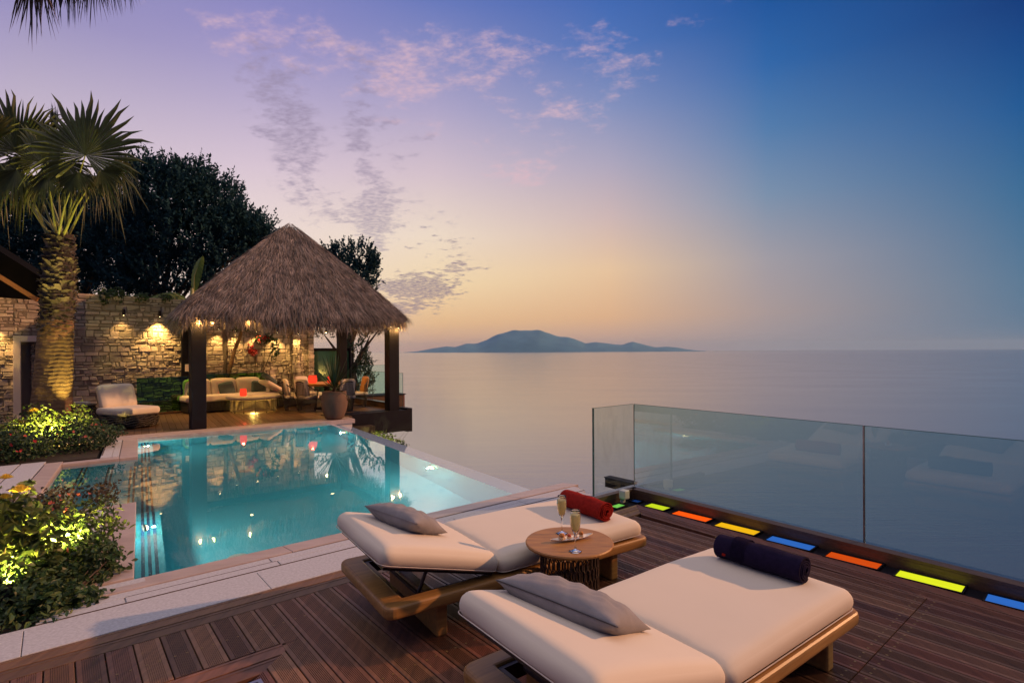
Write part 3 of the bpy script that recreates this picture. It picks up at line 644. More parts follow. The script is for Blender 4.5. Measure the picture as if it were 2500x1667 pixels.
# ------------------------------------------------------------------ loungers
def lounger(label,u,v,rz,tilt,ext=0):
    """origin: fold line at floor, x to the foot (1.28 m), head to -x"""
    t=thing('sun_lounger',label,'sun lounger',U(u,v,0),TH+rz,'teak sun loungers on the deck')
    W=.86; w=W/2; x0=-.72; x1=1.25+ext; zt=.272; zb=.198
    rail=.105
    mb=MB()
    def rr_(ax0,ax1,ay0,ay1,r):
        pts=[]
        for cx,cy,a in ((ax1-r,ay1-r,0),(ax0+r,ay1-r,90),(ax0+r,ay0+r,180),(ax1-r,ay0+r,270)):
            for k in range(6): w_=R(a+k*18); pts.append((cx+r*math.cos(w_),cy+r*math.sin(w_)))
        return pts
    O=rr_(x0,x1,-w,w,.055); I=rr_(x0+rail+.03,x1-rail,-w+rail,w-rail,.006); n=len(O)
    vs=[(x,y,zb) for x,y in O]+[(x,y,zt) for x,y in O]+[(x,y,zb) for x,y in I]+[(x,y,zt) for x,y in I]; fs=[]
    for k in range(n):
        j=(k+1)%n; fs+=[(k,j,n+j,n+k),(n+k,n+j,3*n+j,3*n+k),(2*n+j,2*n+k,3*n+k,3*n+j),(j,k,2*n+k,2*n+j)]
    mb.add(vs,fs)
    obj('frame',mb,M['teak'],t,bevel=.022)
    mb=MB()
    for i in range(8): mb.box(.06+i*.135,.06+i*.135+.09,-w+rail-.005,w-rail+.005,zt-.035,zt-.012)
    obj('slats',mb,M['teak'],t,bevel=.004)
    for lx in (-.36,1.02):
        mb=MB(); mb.box(lx-.035,lx+.035,-w+.06,w-.06,0,zb); obj('leg',mb,M['teak'],t,bevel=.012)
    # inner dark subframe and support rods
    mb=MB(); xi0=x0+rail+.03; xi1=x0+.75
    for (ax0,ax1,ay0,ay1) in ((xi0,xi1,-w+rail,-w+rail+.02),(xi0,xi1,w-rail-.02,w-rail),(xi0,xi0+.02,-w+rail+.02,w-rail-.02)): mb.box(ax0,ax1,ay0,ay1,zb-.01,zt-.012)
    obj('metal_subframe',mb,M['bronze'],t)
    ca,sa=math.cos(tilt),math.sin(tilt)
    def bk(d,z): return (-d*ca-z*0,z+zt+.02+d*sa)  # along backrest
    mb=MB(); yy=w-rail-.05
    for s in (-1,1):
        px,pz=bk(.42,-.01)
        mb.tube([(x0+.25,s*yy,zt-.03),(px,s*yy,pz)],.011,8)
    mb.tube([(x0+.25,-yy,zt-.03),(x0+.25,yy,zt-.03)],.013,8)
    obj('support_rod',mb,M['bronze'],t)
    TR=Matrix.Translation((0,0,zt+.012))@Matrix.Rotation(tilt,4,'Y')
    mb=MB(TR); mb.box(-.74,-.02,-w+.06,w-.06,-.012,.004); obj('backrest_panel',mb,M['bronze'],t)
    # mattress
    def puff(h):
        def f(p,q):
            k=(1-abs(p[0])**3)*(1-abs(p[1])**4)
            q.z+=.0035*math.exp(-abs(q.x+p[0]*0+.55)/.10)*math.sin(q.y*38+q.x*20)*(p[2]>0)+.003*math.sin(q.x*7+q.y*4)*math.sin(q.y*6-q.x*3)*(p[2]>0)
            if p[2]>-.5: q.z+=h*k*(p[2]+1)/2
            q.x+=.004*math.sin(q.y*9+q.z*30); 
            return q
        return f
    sl=1.19+ext; th=.114
    mb=MB(Matrix.Translation((sl/2+.004,0,zt+.004+th/2))); mb.rbox(sl,W-.01,th,.054,22,fn=puff(.022)); seat=obj('seat_mattress',mb,M['cushion'],t,smooth=True)
    bl=.78
    mb=MB(Matrix.Translation((0,0,zt+.016))@Matrix.Rotation(tilt,4,'Y')@Matrix.Translation((-bl/2-.006,0,th/2))); mb.rbox(bl,W-.01,th,.055,20,fn=puff(.02)); bb=obj('back_mattress',mb,M['cushion'],t,smooth=True)
    mb=MB(Matrix.Translation((sl/2+.004,0,zt+.004+th/2)))
    def ringpts(Lx,Ly,r,z):
        pts=[]
        for cx,cy,a in ((Lx/2-r,Ly/2-r,0),(-Lx/2+r,Ly/2-r,90),(-Lx/2+r,-Ly/2+r,180),(Lx/2-r,-Ly/2+r,270)):
            for k in range(6): w_=R(a+k*18); pts.append((cx+r*math.cos(w_),cy+r*math.sin(w_),z))
        pts.append(pts[0]); return pts
    mb.tube(ringpts(sl+.0,W-.012,.06,-.035),.0028,5,cap=False); obj('piping',mb,M['piping'],seat)
    mb=MB(Matrix.Translation((0,0,zt+.016))@Matrix.Rotation(tilt,4,'Y')@Matrix.Translation((-bl/2-.006,0,th/2)))
    mb.tube(ringpts(bl,W-.012,.06,-.035),.0028,5,cap=False); obj('piping',mb,M['piping'],bb)
    return t
TA=R(15)
lounger('cream sun lounger beside the pool with a red towel on its foot',2.11,3.01,R(-6),TA,.07)
lounger('nearest cream sun lounger with a navy towel on its foot',2.05,1.52,R(-3.2),R(16))

def pillow(label,loc,rz,tilt,roll,sx,sy,sz,zips):
    t=thing('throw_pillow',label,'pillow',loc,0,'grey throw pillows on the loungers')
    Mx=Matrix.Rotation(rz,4,'Z')@Matrix.Rotation(tilt,4,'Y')@Matrix.Rotation(roll,4,'X')
    n=26;mb=MB(Mx)
    def side(s):
        def f(a,b):
            x=2*a-1;y=2*b-1
            k=max(0,(1-abs(x)**3.0))*max(0,(1-abs(y)**2.1)); z=s*sz/2*(k**.58)
            px=x*sx/2*(1-.05*(1-y*y)*abs(x)**3); py=y*sy/2*(1-.10*(1-x*x)**1.0*abs(y)**3)
            wr=.005*math.sin(x*17+y*5)*k+.0035*math.sin(x*9-y*21)*k+.007*math.exp(-((abs(x)-.8)/.13)**2)*math.cos(y*12)*k
            return (px,py,z+wr*s)
        return f
    mb.grid(side(1),n,n); mb.grid(side(-1),n,n)
    o=obj('cover',mb,M['greyfab'],t,smooth=True,weld=True)
    mb=MB(Mx); pts=[]
    for k in range(25):
        x=-1+2*k/24; pts.append((x*sx/2*.97,-sy/2*(1-.10*(1-x*x))-.001,.001))
    mb.tube(pts,.0028,6); obj('seam',mb,M['zip'] if zips else M['greyfab'],o)
    return t
# pillow A: lies on the raised head of lounger A, long axis across the lounger
TZA=Matrix.Translation(U(2.11,3.01,0))@Matrix.Rotation(TH+R(-6),4,'Z')
TZB=Matrix.Translation(U(2.05,1.52,0))@Matrix.Rotation(TH+R(-3.2),4,'Z')
def on_back(T,d,y,lift,tilt): return T@Vector((-d*math.cos(tilt),y,.25+.15+d*math.sin(tilt)+lift))
pillow('grey pillow with a yellowish end on the lounger beside the pool',on_back(TZA,.42,.06,.070,TA),TH+R(-79),R(2),TA*-1+R(-10),.51,.29,.15,False)
pillow('grey pillow with a dark zip on the nearest lounger',on_back(TZB,.36,.11,.054,R(16)),TH+R(-79),R(2),R(-16-7),.61,.33,.17,True)

def towel(label,loc,rz,ln,r,m,band,patch):
    t=thing('rolled_towel',label,'towel',loc,rz,'rolled towels on the loungers')
    turns=4.2; n=150; th=.0115; inn=[];outr=[]
    pr=[]
    for i in range(n+1):
        w=2*math.pi*turns*i/n; rad=.012+(r-.012)*i/n; pr.append((rad,w))
    T0=R(-60)-2*math.pi*turns
    o_=[((rad+th*.46)*math.cos(w+T0),(rad+th*.46)*math.sin(w+T0)) for rad,w in pr]; i_=[((rad-th*.46)*math.cos(w+T0),(rad-th*.46)*math.sin(w+T0)) for rad,w in pr]
    nx=36; mb=MB(Matrix.Translation((0,0,r*.95+th*.5)))
    vs=[];fs=[]
    def wob(x,rad,w,k):
        e=1+.035*math.sin(x*13+1)+.03*math.sin(x*29+w)+(.05*math.exp(-((x+ln*.22)/.035)**2))
        return e
    m_=len(o_)
    for j in range(nx+1):
        x=-ln/2+ln*j/nx
        for L_ in (o_,i_):
            for k,(a,b) in enumerate(L_):
                e=wob(x,0,k*.1,k); dx=.0015*math.sin(k*.31) if j in(0,nx) else 0
                vs.append((x+dx+(k/n-.5)*-.012*(1 if j==nx else -1 if j==0 else 0),a*e,b*e*.93))
    for j in range(nx):
        A=j*2*m_;B=(j+1)*2*m_
        for k in range(m_-1):
            fs.append((A+k,A+k+1,B+k+1,B+k)); fs.append((A+m_+k+1,A+m_+k,B+m_+k,B+m_+k+1))
        fs.append((A+m_-1,A+2*m_-1,B+2*m_-1,B+m_-1))
    for A,s in ((0,1),(nx*2*m_,-1)):
        for k in range(m_-1):
            f=(A+k,A+m_+k,A+m_+k+1,A+k+1); fs.append(f if s>0 else f[::-1])
    mb.add(vs,fs); o=obj('roll',mb,m,t,smooth=True)
    mb=MB(Matrix.Translation((0,0,r*.95+th*.5)))
    for i in range(8):
        x=-ln*.20+i*.011-.04
        pts=[(x,(r*1.045)*math.cos(w),(r*1.045)*.95*math.sin(w)) for w in [R(-50+k*10) for k in range(27)]]
        mb.tube(pts,.0035,5)
    if band: obj('woven_band',mb,m,o)
    if patch:
        mb=MB(Matrix.Translation((-ln*.36,-r*1.02,r*.70))@Matrix.Rotation(R(75),4,'X')); mb.rbox(.022,.014,.004,.0018,4); obj('stitched_mark',mb,patch,o)
    return t
towel('red rolled towel on the foot of the lounger beside the pool',TZA@Vector((1.0,-.08,.405)),TH+R(-97),.48,.073,M['redtowel'],False,M['zip'])
towel('navy rolled towel on the foot of the nearest lounger',TZB@Vector((1.01,.0,.405)),TH+R(-91),.50,.073,M['navytowel'],True,M['redtowel'])

# ------------------------------------------------------------------ side table with glasses and snacks
TC=U(2.41,2.335,0)+Vector((0.0,-.01,0)); TT=.490
t=thing('side_table','round teak side table with an openwork rope base between the loungers','side table',TC)
mb=MB(); mb.lathe([(.001,TT-.024),(.255,TT-.024),(.265,TT-.018),(.268,TT-.008),(.264,TT-.001),(.258,TT),(.001,TT)],64); obj('table_top',mb,M['tabletop'],t,smooth=False,bevel=0)
mb=MB(); ns=64; rows=7; z0,z1=.012,TT-.03; rb=.176
for k in range(ns):
    w0=2*math.pi*k/ns; pts=[]
    for j in range(rows+1):
        za=z0+(z1-z0)*j/rows
        d=(.34 if (j+k)%2 else -.36)*(2*math.pi/ns)
        zc=(z1-z0)/rows
        w=w0+d
        if j>0: pts.append((rb*math.cos(w),rb*math.sin(w),za-zc*.36))
        else: pts.append((rb*math.cos(w),rb*math.sin(w),za))
        if j<rows: pts.append((rb*math.cos(w),rb*math.sin(w),za+zc*.36))
    mb.tube(pts,.0042,5)
obj('woven_base',mb,M['rope'],t,smooth=True)
mb=MB()
for z in (.01,TT-.03): 
    mb=MB(); mb.tube([(rb*math.cos(2*math.pi*k/40),rb*math.sin(2*math.pi*k/40),z) for k in range(41)],.008,6,cap=False); obj('base_ring',mb,M['rope'],t,smooth=True)
def flute(label,x,y,h=.225):
    t=thing('champagne_glass',label,'champagne glass',(x,y,TT),0,'champagne glasses on the side table')
    mb=MB()
    prof=[(.001,.0015),(.030,.0015),(.032,.003),(.020,.006),(.006,.012),(.0038,.03),(.0036,.075),(.006,.092),(.014,.108),(.022,.130),(.0265,.158),(.0265,.185),(.0235,.215),(.0218,h)]
    inner=[(.0205,h),(.0222,.215),(.0250,.185),(.0250,.158),(.0205,.130),(.0125,.110),(.001,.102)]
    k=1.07; prof=[(r*1.18,z*k) for r,z in prof]; inner=[(r*1.18,z*k) for r,z in inner]
    mb.lathe(prof+inner,28); obj('glass_body',mb,M['glass'],t,smooth=True)
    mb=MB(); mb.lathe([(r*1.16,z*1.07) for r,z in [(.001,.104),(.0117,.1105),(.0197,.130),(.0242,.158),(.0242,.185),(.0231,.200),(.001,.200)]],24); obj('champagne',mb,M['wine'],t,smooth=True)
flute('champagne glass farther back, next to the red towel',.312,3.462)
flute('champagne glass at the front rim of the side table',.362,3.150)
PA=R(22); pc=Vector((.362,3.338,TT))
t=thing('serving_dish','narrow white boat shaped dish on the side table','dish',pc,PA)
mb=MB()
def dish(a,b,in_=0):
    x=(2*a-1)*.145; w=.034*max(0.0,(1-abs(2*a-1)**2.2))**.8+.0005
    y=(2*b-1)*w; z=.004+.012*abs(2*b-1)**2.0+.010*abs(2*a-1)**3
    return (x,y,z)
mb.grid(dish,30,10)
obj('dish_bowl',mb,M['china'],t,smooth=True)
def canape(name,label,x,m,topm,s=1):
    p=pc+Matrix.Rotation(PA,3,'Z')@Vector((x,0,.010)); t=thing(name,label,'snack',p,rnd.uniform(0,3),'snacks on the boat dish')
    mb=MB(Matrix.Translation((0,0,.010*s))); mb.rbox(.034*s,.026*s,.014*s,.005,6); obj('base',mb,m,t,smooth=True)
    mb=MB(Matrix.Translation((0,0,.024*s)))
    def f(p_,q): return q*(1+.18*math.sin(p_[0]*9+p_[1]*7)*math.cos(p_[2]*8+p_[1]*5))
    mb.rbox(.026*s,.024*s,.022*s,.010*s,7,fn=f); obj('topping',mb,topm,t,smooth=True)
canape('canape','orange canape at the near end of the boat dish',-.068,M['cream'],M['pastry'],1.15)
canape('canape','small pale canape with a red top in the dish middle',-.018,M['cream'],M['jam'],.85)
canape('canape','golden canape at the far end of the boat dish',.065,M['cream'],M['pastry'],1.0)
canape('canape','little brown canape behind the front glass stem',.025,M['pastry'],M['pastry'],.7)

# ------------------------------------------------------------------ far terrace deck
mb=MB(MPV)
x=-3.6
while x<6.52:
    y0=13.285 if x<4.9 else 13.67
    mb.box(x+.003,x+.125,y0,17.9 if x<4.4 else 18.6,-.03,0); x+=.128
obj('far_deck',mb,M['fardeck'],kind='structure')
mb=MB(MPV); mb.box(-3.6,4.9,13.29,18.6,-.25,-.034); mb.box(4.9,6.5,14.15,18.6,-.25,-.034); obj('far_deck_underside',mb,M['groove'],kind='structure')

# ------------------------------------------------------------------ thatched pavilion
PUB=Matrix.Identity(4)
def post_at(u,v,w,h,z0=0): 
    return U(u,v,z0),w,h
gz=thing('thatched_pavilion','open pavilion with a shaggy thatched roof on black square posts behind the pool','pavilion',U(4.9,15.6,0))
posts=[(2.36,13.42,.29,2.55),(7.25,13.9,.30,2.6),(2.83,17.66,.27,2.55),(7.38,17.7,.26,2.6)]
for (u,v,w,h) in posts:
    mb=MB(MU); mb.box(u-w/2,u+w/2,v-w/2,v+w/2,0,h); p=obj('post',mb,M['black'],gz,True,bevel=.006)
    if (u,v)==(2.83,17.66):
        for z,s in ((1.22,.10),(.26,.06)):
            mb=MB(MU); mb.box(u-.055,u+.055,v-w/2-.012,v-w/2-.001,z-s,z+s); o=obj('socket_plate',mb,M['plastic'],p,True)
# top beams and rafters
def beam(mb,a,b,w,h):
    a=Vector(a);b=Vector(b); d=(b-a); l=d.length; 
    q=d.to_track_quat('X','Z').to_matrix().to_4x4(); mb.box(0,l,-w/2,w/2,-h/2,h/2,Matrix.Translation(a)@q)
mb=MB()
cs=[U(*posts[i][:2],2.66) for i in (0,1,3,2)]
for i in range(4): beam(mb,cs[i],cs[(i+1)%4],.16,.2)
obj('ring_beam',mb,M['black'],gz,True)
APX=U(5.02,15.62,5.26)
COR=[U(1.90,13.0,2.60),U(7.52,13.48,2.68),U(7.85,18.2,2.66),U(2.62,18.1,2.60)]
def roofpt(face,s,t,off=0):
    """s along the eave, t from apex (0) to eave (1); slightly bellied slope, rounded hips"""
    A=COR[face];B=COR[(face+1)%4]; E_=A.lerp(B,s)
    p=APX.lerp(E_,t)
    c=APX.copy(); rad=Vector((E_.x-APX.x,E_.y-APX.y,0))
    mid=A.lerp(B,.5); 
    bulge=.05*math.sin(math.pi*min(1,t)**1.1)
    p.z+=bulge+ .10*t*(1-(2*s-1)**2)*-.4
    # round the hips
    d=Vector((E_.x-APX.x,E_.y-APX.y,0)).normalized()
    hip=abs(2*s-1)**6
    p-=d*hip*.16*t
    p+=d*off
    return p
mb=MB()
for f in range(4): mb.grid(lambda a,b,f=f: roofpt(f,a,b)-Vector((0,0,.10)),14,10)
obj('roof_core',mb,M['thatchbase'],gz,True,smooth=True)
# thatch strands
def strands():
    r=np.random.RandomState(3); vs=[];fs=[]
    def strand(p,d,side,l,w,droop,curl):
        o=len(vs); k=4
        pos=Vector(p); dd=Vector(d)
        for i in range(k):
            ww=w*(1-.8*i/(k-1))
            vs.append(tuple(pos-side*ww)); vs.append(tuple(pos+side*ww))
            dd=(dd+Vector((0,0,-droop))+curl).normalized(); pos=pos+dd*(l/(k-1))
        for i in range(k-1): fs.append((o+2*i,o+2*i+1,o+2*i+3,o+2*i+2))
    for f,cnt in ((0,19000),(1,4500),(2,1500),(3,9000)):
        A=COR[f];B=COR[(f+1)%4]; n=(B-A).cross(APX-A).normalized()
        if n.z<0: n=-n
        for i in range(cnt):
            t=math.sqrt(r.uniform(0.0,1)); s=r.uniform(0,1)
            if r.uniform()<.14: s=r.choice([0,1])+r.normal()*.012; s=min(1,max(0,s))
            p=roofpt(f,s,t); p2=roofpt(f,s,min(1.0,t)+.05) ; d=(p2-p).normalized()
            e=(B-A).normalized()
            d=(d+e*r.normal()*.22+n*abs(r.normal())*.10).normalized()
            side=d.cross(n).normalized(); side=(side+n*r.normal()*.4).normalized()
            strand(p+n*r.uniform(-.03,.035),d,side,r.uniform(.22,.5),r.uniform(.0035,.008),.05+.10*r.uniform(),e*r.normal()*.05)
    # hanging eave fringe, several layers
    for f,cnt in ((0,6500),(1,2600),(2,1300),(3,3600)):
        A=COR[f];B=COR[(f+1)%4]; e=(B-A).normalized(); n=(B-A).cross(APX-A).normalized()
        if n.z<0: n=-n
        outv=Vector((n.x,n.y,0)).normalized()
        for i in range(cnt):
            s=r.uniform(0,1); 
            if r.uniform()<.10: s=abs(r.normal()*.02) if r.uniform()<.5 else 1-abs(r.normal()*.02)
            t=r.uniform(.90,1.0); p=roofpt(f,s,t)
            clump=.5+.5*math.sin(s*61+f)*math.sin(s*143+1.3*f)
            l=r.uniform(.28,.46)+.30*clump*r.uniform()**2+.05*(1-(2*s-1)**2)
            d=(outv*r.uniform(.05,.8)+Vector((0,0,-1))*r.uniform(.7,1.4)+e*r.normal()*.16).normalized()
            hipout=(p-APX); hipout.z=0
            if abs(2*s-1)>.9: d=(d+hipout.normalized()*.6*r.uniform()).normalized()
            side=(e+outv*r.normal()*.5).normalized()
            strand(p+n*r.uniform(-.06,.02)-outv*r.uniform(0,.12),d,side,l,r.uniform(.005,.011),.16,e*r.normal()*.05)
    mb=MB(); mb.v=vs; mb.f=fs; mb.m=[0]*len(fs); return mb
obj('thatch',strands(),M['thatch'],gz,True)
# cantilever platform beam
mb=MB(MU); mb.box(5.30,7.56,13.60,14.1,-.57,.012); mb.box(7.56,7.72,13.60,14.15,-.60,.055)
obj('platform_beam',mb,M['black'],gz,True)
# small warm spots under the eave
spots=[(2.36,13.22,2.36,0),(2.62,13.24,2.38,0),(3.35,13.24,2.42,0),(7.12,13.70,2.36,0),(7.36,13.72,2.34,0),(6.65,17.2,2.30,0)]
for (u,v,z,_) in spots:
    mb=MB(Matrix.Translation(U(u,v,z))); mb.lathe([(.001,-.03),(.028,-.03),(.028,.05),(.001,.05)],12); o=obj('eave_spotlight',mb,M['black'],gz,True)
    mb=MB(Matrix.Translation(U(u,v,z))); mb.lathe([(.001,-.045),(.018,-.040),(.024,-.0305)],12); o2=obj('bulb',mb,M['warm'],o,True)
    light('POINT',U(u,v-.05,z-.09),24,(1,.50,.12),o,.02)
# pendant glow inside
for (u,v) in ((3.9,15.2),(6.2,15.6)):
    mb=MB(Matrix.Translation(U(u,v,2.45))); mb.lathe([(.001,.1),(.05,.1),(.05,0),(.045,-.01)],14); o=obj('eave_spotlight',mb,M['black'],gz,True)
    mb=MB(Matrix.Translation(U(u,v,2.44))); mb.lathe([(.001,-.002),(.042,0)],14); obj('bulb',mb,M['warm'],o,True)
    light('SPOT',U(u,v,2.40),150,(1,.52,.14),o,.05,U(u,v,0),105,.9)

# ------------------------------------------------------------------ rubble stone wall
WD=Vector((1,.16,0)).normalized()
def WP(s,d=0,z=0):
    """point on the wall line: s = u coordinate, d = towards the viewer"""
    return U(s,17.22+.16*s-d,z)
wt=thing('stone_wall','long rubble stone wall lit by small lamps behind palm and pavilion','wall',WP(1,0,0))
WM=MU@Matrix.Translation((0,17.22,0))@Matrix(((1,0,0,0),(.16,1,0,0),(0,0,1,0),(0,0,0,1)))
def stones(mb,s0,s1,z0,z1,y,skip=None,seed=1,big=1.0):
    r=random.Random(seed); z=z0
    while z<z1-.02:
        h=r.choice([.035,.06,.08,.10,.13,.16])*big; h=min(h,z1-z); 
        if z1-(z+h)<.035: h=z1-z
        s=s0-r.uniform(0,.2)
        while s<s1:
            w=r.uniform(.07,.30)
            e=min(s+w,s1); b=max(s,s0)
            if s1-e<.07: e=s1
            if e-b>.03 and not (skip and skip(b,e,z,z+h)):
                parts=[(z,z+h)]
                if h>.11 and r.random()<.45: m_=z+h*r.uniform(.35,.65); parts=[(z,m_),(m_,z+h)]
                for (za,zb) in parts:
                    d=r.uniform(0,.018); g=.005; n=(b+g,e-g,za+g,zb-g)
                    j=lambda k:r.uniform(-k,k)
                    jj=.016
                    x0,x1,zz0,zz1=n
                    f=[(x0+j(jj),-y-d-.01,zz0+j(jj)*.6),(x1+j(jj),-y-d-.01+j(.012),zz0+j(jj)*.6),(x1+j(jj),-y-d-.01+j(.012),zz1+j(jj)*.6),(x0+j(jj),-y-d-.01,zz1+j(jj)*.6)]
                    # chamfered front face
                    cx=sum(p[0] for p in f)/4; cz=sum(p[2] for p in f)/4
                    fi=[(p[0]+(cx-p[0])*.0+ (.012 if p[0]<cx else -.012),p[1],p[2]+(.010 if p[2]<cz else -.010)) for p in f]
                    fo=[(p[0],p[1]+.022,p[2]) for p in f]; bk=[(p[0],-y+.06,p[2]) for p in f]
                    mb.add(fi+fo+bk,[(0,1,2,3)]+[(k,k+4,(k+1)%4+4,(k+1)%4) for k in range(4)]+[(k+4,k+8,(k+1)%4+8,(k+1)%4+4) for k in range(4)])
            s=e+.0001 if e<s1 else s1
        z+=h
DS0,DS1=-.62,-.05      # doorway
skip=lambda b,e,z0,z1:(e>DS0-.12 and b<DS1+.14 and z0<2.05)
mb=MB(WM); mb.k=0
stones(mb,-4.2,DS0-.12,0,3.08,0,None,11); stones(mb,DS0-.12,DS1+.14,2.06,3.08,0,None,12)
stones(mb,DS1+.14,3.80,0,3.10,0,None,13)
mb.k=1; mb.box(-4.2,DS0-.13,-.01,.4,0,3.06); mb.box(DS0-.13,DS1+.15,-.01,.4,2.07,3.06); mb.box(DS1+.15,3.78,-.01,.4,0,3.08)
obj('outer_face',mb,[M['stone'],M['mortar']],wt,True)
mb=MB(WM); stones(mb,4.02,6.80,0,3.0,-.50,None,21,1.15); mb.k=1; mb.box(3.80,6.79,.51,.9,0,2.98); mb.k=0
stones(mb,6.05,6.32,0,3.0,-.38,None,23,1.2); mb.k=1; mb.box(6.06,6.31,.39,.52,0,2.98); mb.k=0
stones(mb,6.60,6.82,0,3.0,-.40,None,25,1.4); mb.k=1; mb.box(6.61,6.81,.41,.52,0,2.98)
obj('recessed_face',mb,[M['stone'],M['mortar']],wt,True)
mb=MB(WM); mb.box(-4.2,3.80,-.03,.42,3.085,3.13,jit=0); obj('coping_course',mb,M['stone'],wt,True)
# white framed doorway
dt=thing('framed_niche','white framed niche set in the stone wall beside the palm','niche',WP(-.35,0,0))
mb=MB(WM); x0,x1=DS0-.13,DS1+.15
mb.box(x0,x0+.13,-.10,.15,.06,2.06); mb.box(x1-.13,x1,-.10,.15,.06,2.06); mb.box(x0+.13,x1-.13,-.10,.15,1.92,2.06); obj('frame',mb,M['white'],dt,True,bevel=.006)
mb=MB(WM); mb.box(x0-.1,x1+.06,-.22,.2,0,.06); obj('sill',mb,M['white'],dt,True,bevel=.006)
mb=MB(WM); mb.box(x0+.13,x1-.13,.15,.18,.06,1.92); obj('back_panel',mb,M['darkdoor'],dt,True)
mb=MB(WM); stones(mb,x0+.30,x1-.13,.06,1.9,-.10,None,31,.9); obj('stone_lining',mb,M['stone'],dt,True)
# sconces
sc=[(2.17,2.62,0,230,'bright wall lamp between the palm and the pavilion'),(1.36,2.62,0,25,'dim wall lamp just right of the palm trunk'),
 (3.66,2.33,0,60,'pavilion wall lamp closest to the corner post'),(4.25,2.30,-.5,50,'pavilion wall lamp above the dark planted corner'),(4.87,2.30,-.5,50,'pavilion wall lamp behind the red flowers'),
 (5.52,2.28,-.5,70,'pavilion wall lamp right of the red flowers'),(6.19,2.26,-.38,70,'pavilion wall lamp on the stone pilaster'),(-1.10,2.38,0,120,'dark wall lamp at the left border of the picture')]
for (s,z,y,e,lab) in sc:
    t=thing('wall_lamp',lab,'wall lamp',WP(s,y+.10,z),TH,'downlights on the stone wall')
    mb=MB(Matrix.Translation(WP(s,y+.16,z))); mb.lathe([(.001,.16),(.034,.16),(.036,.0),(.030,.0),(.028,.03),(.001,.03)],14); obj('shade',mb,M['bronze'],t,True,smooth=False)
    mb=MB(WM); mb.box(s-.015,s+.015,-y-.16,-y-.02,z+.09,z+.12); obj('bracket',mb,M['bronze'],t,True)
    mb=MB(Matrix.Translation(WP(s,y+.16,z))); mb.lathe([(.001,-.004),(.026,.004)],14); obj('bulb',mb,M['warm'],t,True)
    light('SPOT',WP(s,y+.20,z-.03),e*1.35,(1,.56,.16),t,.022,WP(s,y+.08,0),98,.8)
# green glass screens in front of wall
t=thing('glass_screen','green tinted glass screen standing against the stone wall left of the posts','glass screen',WP(2.1,.35,0))
mb=MB(WM); mb.add([(1.62,-.34,.06),(2.84,-.34,.06),(2.84,-.34,.98),(1.62,-.34,.98)],[(0,1,2,3)]); obj('pane',mb,M['greenglass'],t,True)
mb=MB(WM); mb.box(1.62,2.84,-.36,-.32,0,.05); obj('base_rail',mb,M['fascia'],t,True)
mb=MB(WM); mb.box(1.62,2.84,-.345,-.335,.98,.99); obj('edge',mb,M['edge'],t,True)
mb=MB(WM); mb.box(1.62,2.84,-.30,-.26,.0,.02); o=obj('glow_strip',mb,M['slotglow'],t,True)
t=thing('glass_screen','dark glass screen behind the cushions of the sofa','glass screen',WP(4.0,.2,0))
mb=MB(WM); mb.add([(3.0,-.09,.06),(5.0,-.09,.06),(5.0,-.09,1.02),(3.0,-.09,1.02)],[(0,1,2,3)]); obj('pane',mb,M['greenglass'],t,True)
mb=MB(WM); mb.box(3.0,5.0,-.095,-.085,1.02,1.03); obj('edge',mb,M['edge'],t,True)
# door screen at the wall end
t=thing('framed_glass_door','black framed green glass door beyond the end of the stone wall','glass door',WP(7.3,-.6,0))
B0=WP(6.86,-.7,0); dirx=Vector((1,0.12,0)).normalized()
Mx=Matrix.Translation(B0)@Matrix.Rotation(math.atan2(dirx.y,dirx.x),4,'Z')
mb=MB(Mx); mb.box(0,.07,-.04,.04,-.3,1.78); mb.box(1.25,1.32,-.04,.04,-.3,1.78); mb.box(.07,1.25,-.04,.04,1.68,1.78); obj('frame',mb,M['black'],t,True)
mb=MB(Mx); mb.box(.07,1.25,-.01,.01,-.3,1.68); obj('pane',mb,M['screen'],t,True)

# ------------------------------------------------------------------ far glass railing
def farrail(label,pts,z0,z1,mt=M['farglass']):
    t=thing('glass_railing',label,'railing',pts[0])
    for a,b in zip(pts[:-1],pts[1:]):
        mb=MB(); mb.add([(a.x,a.y,z0),(b.x,b.y,z0),(b.x,b.y,z1),(a.x,a.y,z1)],[(0,1,2,3)]); pn=obj('pane',mb,mt,t,True)
        mb=MB(); beam(mb,(a.x,a.y,z1+.004),(b.x,b.y,z1+.004),.012,.008); beam(mb,(a.x,a.y,z0),(a.x,a.y+.001,z1),.012,.012); obj('edge',mb,M['edge'],pn,True)
    return t
farrail('clear glass railing along the outer side of the pavilion floor',[U(7.62,13.95,0),U(7.62,15.9,0),U(7.62,17.8,0)],.05,1.03)
farrail('teal glass railing beyond the pavilion near the dark conifer',[U(8.15,18.2,0),U(9.6,18.9,0)],-.1,1.15)
t=thing('floor_rail','low timber edge rail with steel cap at the pavilion side','edge rail',U(7.4,15.5,0))
mb=MB(MU); mb.box(7.42,7.50,14.1,17.8,0,.15); obj('board',mb,M['kerb'],t,True)
mb=MB(MU); mb.box(7.40,7.52,14.1,17.8,.153,.17); obj('cap',mb,M['chrome'],t,True)
t=thing('planter_box','dark timber planter box outside the pavilion railing','planter',U(8.6,17.2,0))
mb=MB(MU); mb.box(7.9,9.3,16.9,17.6,-.3,.16); obj('box',mb,M['deckdark'],t,True)
mb=MB(MU); mb.box(7.86,9.34,16.86,17.64,.165,.19); obj('rim',mb,M['black'],t,True)

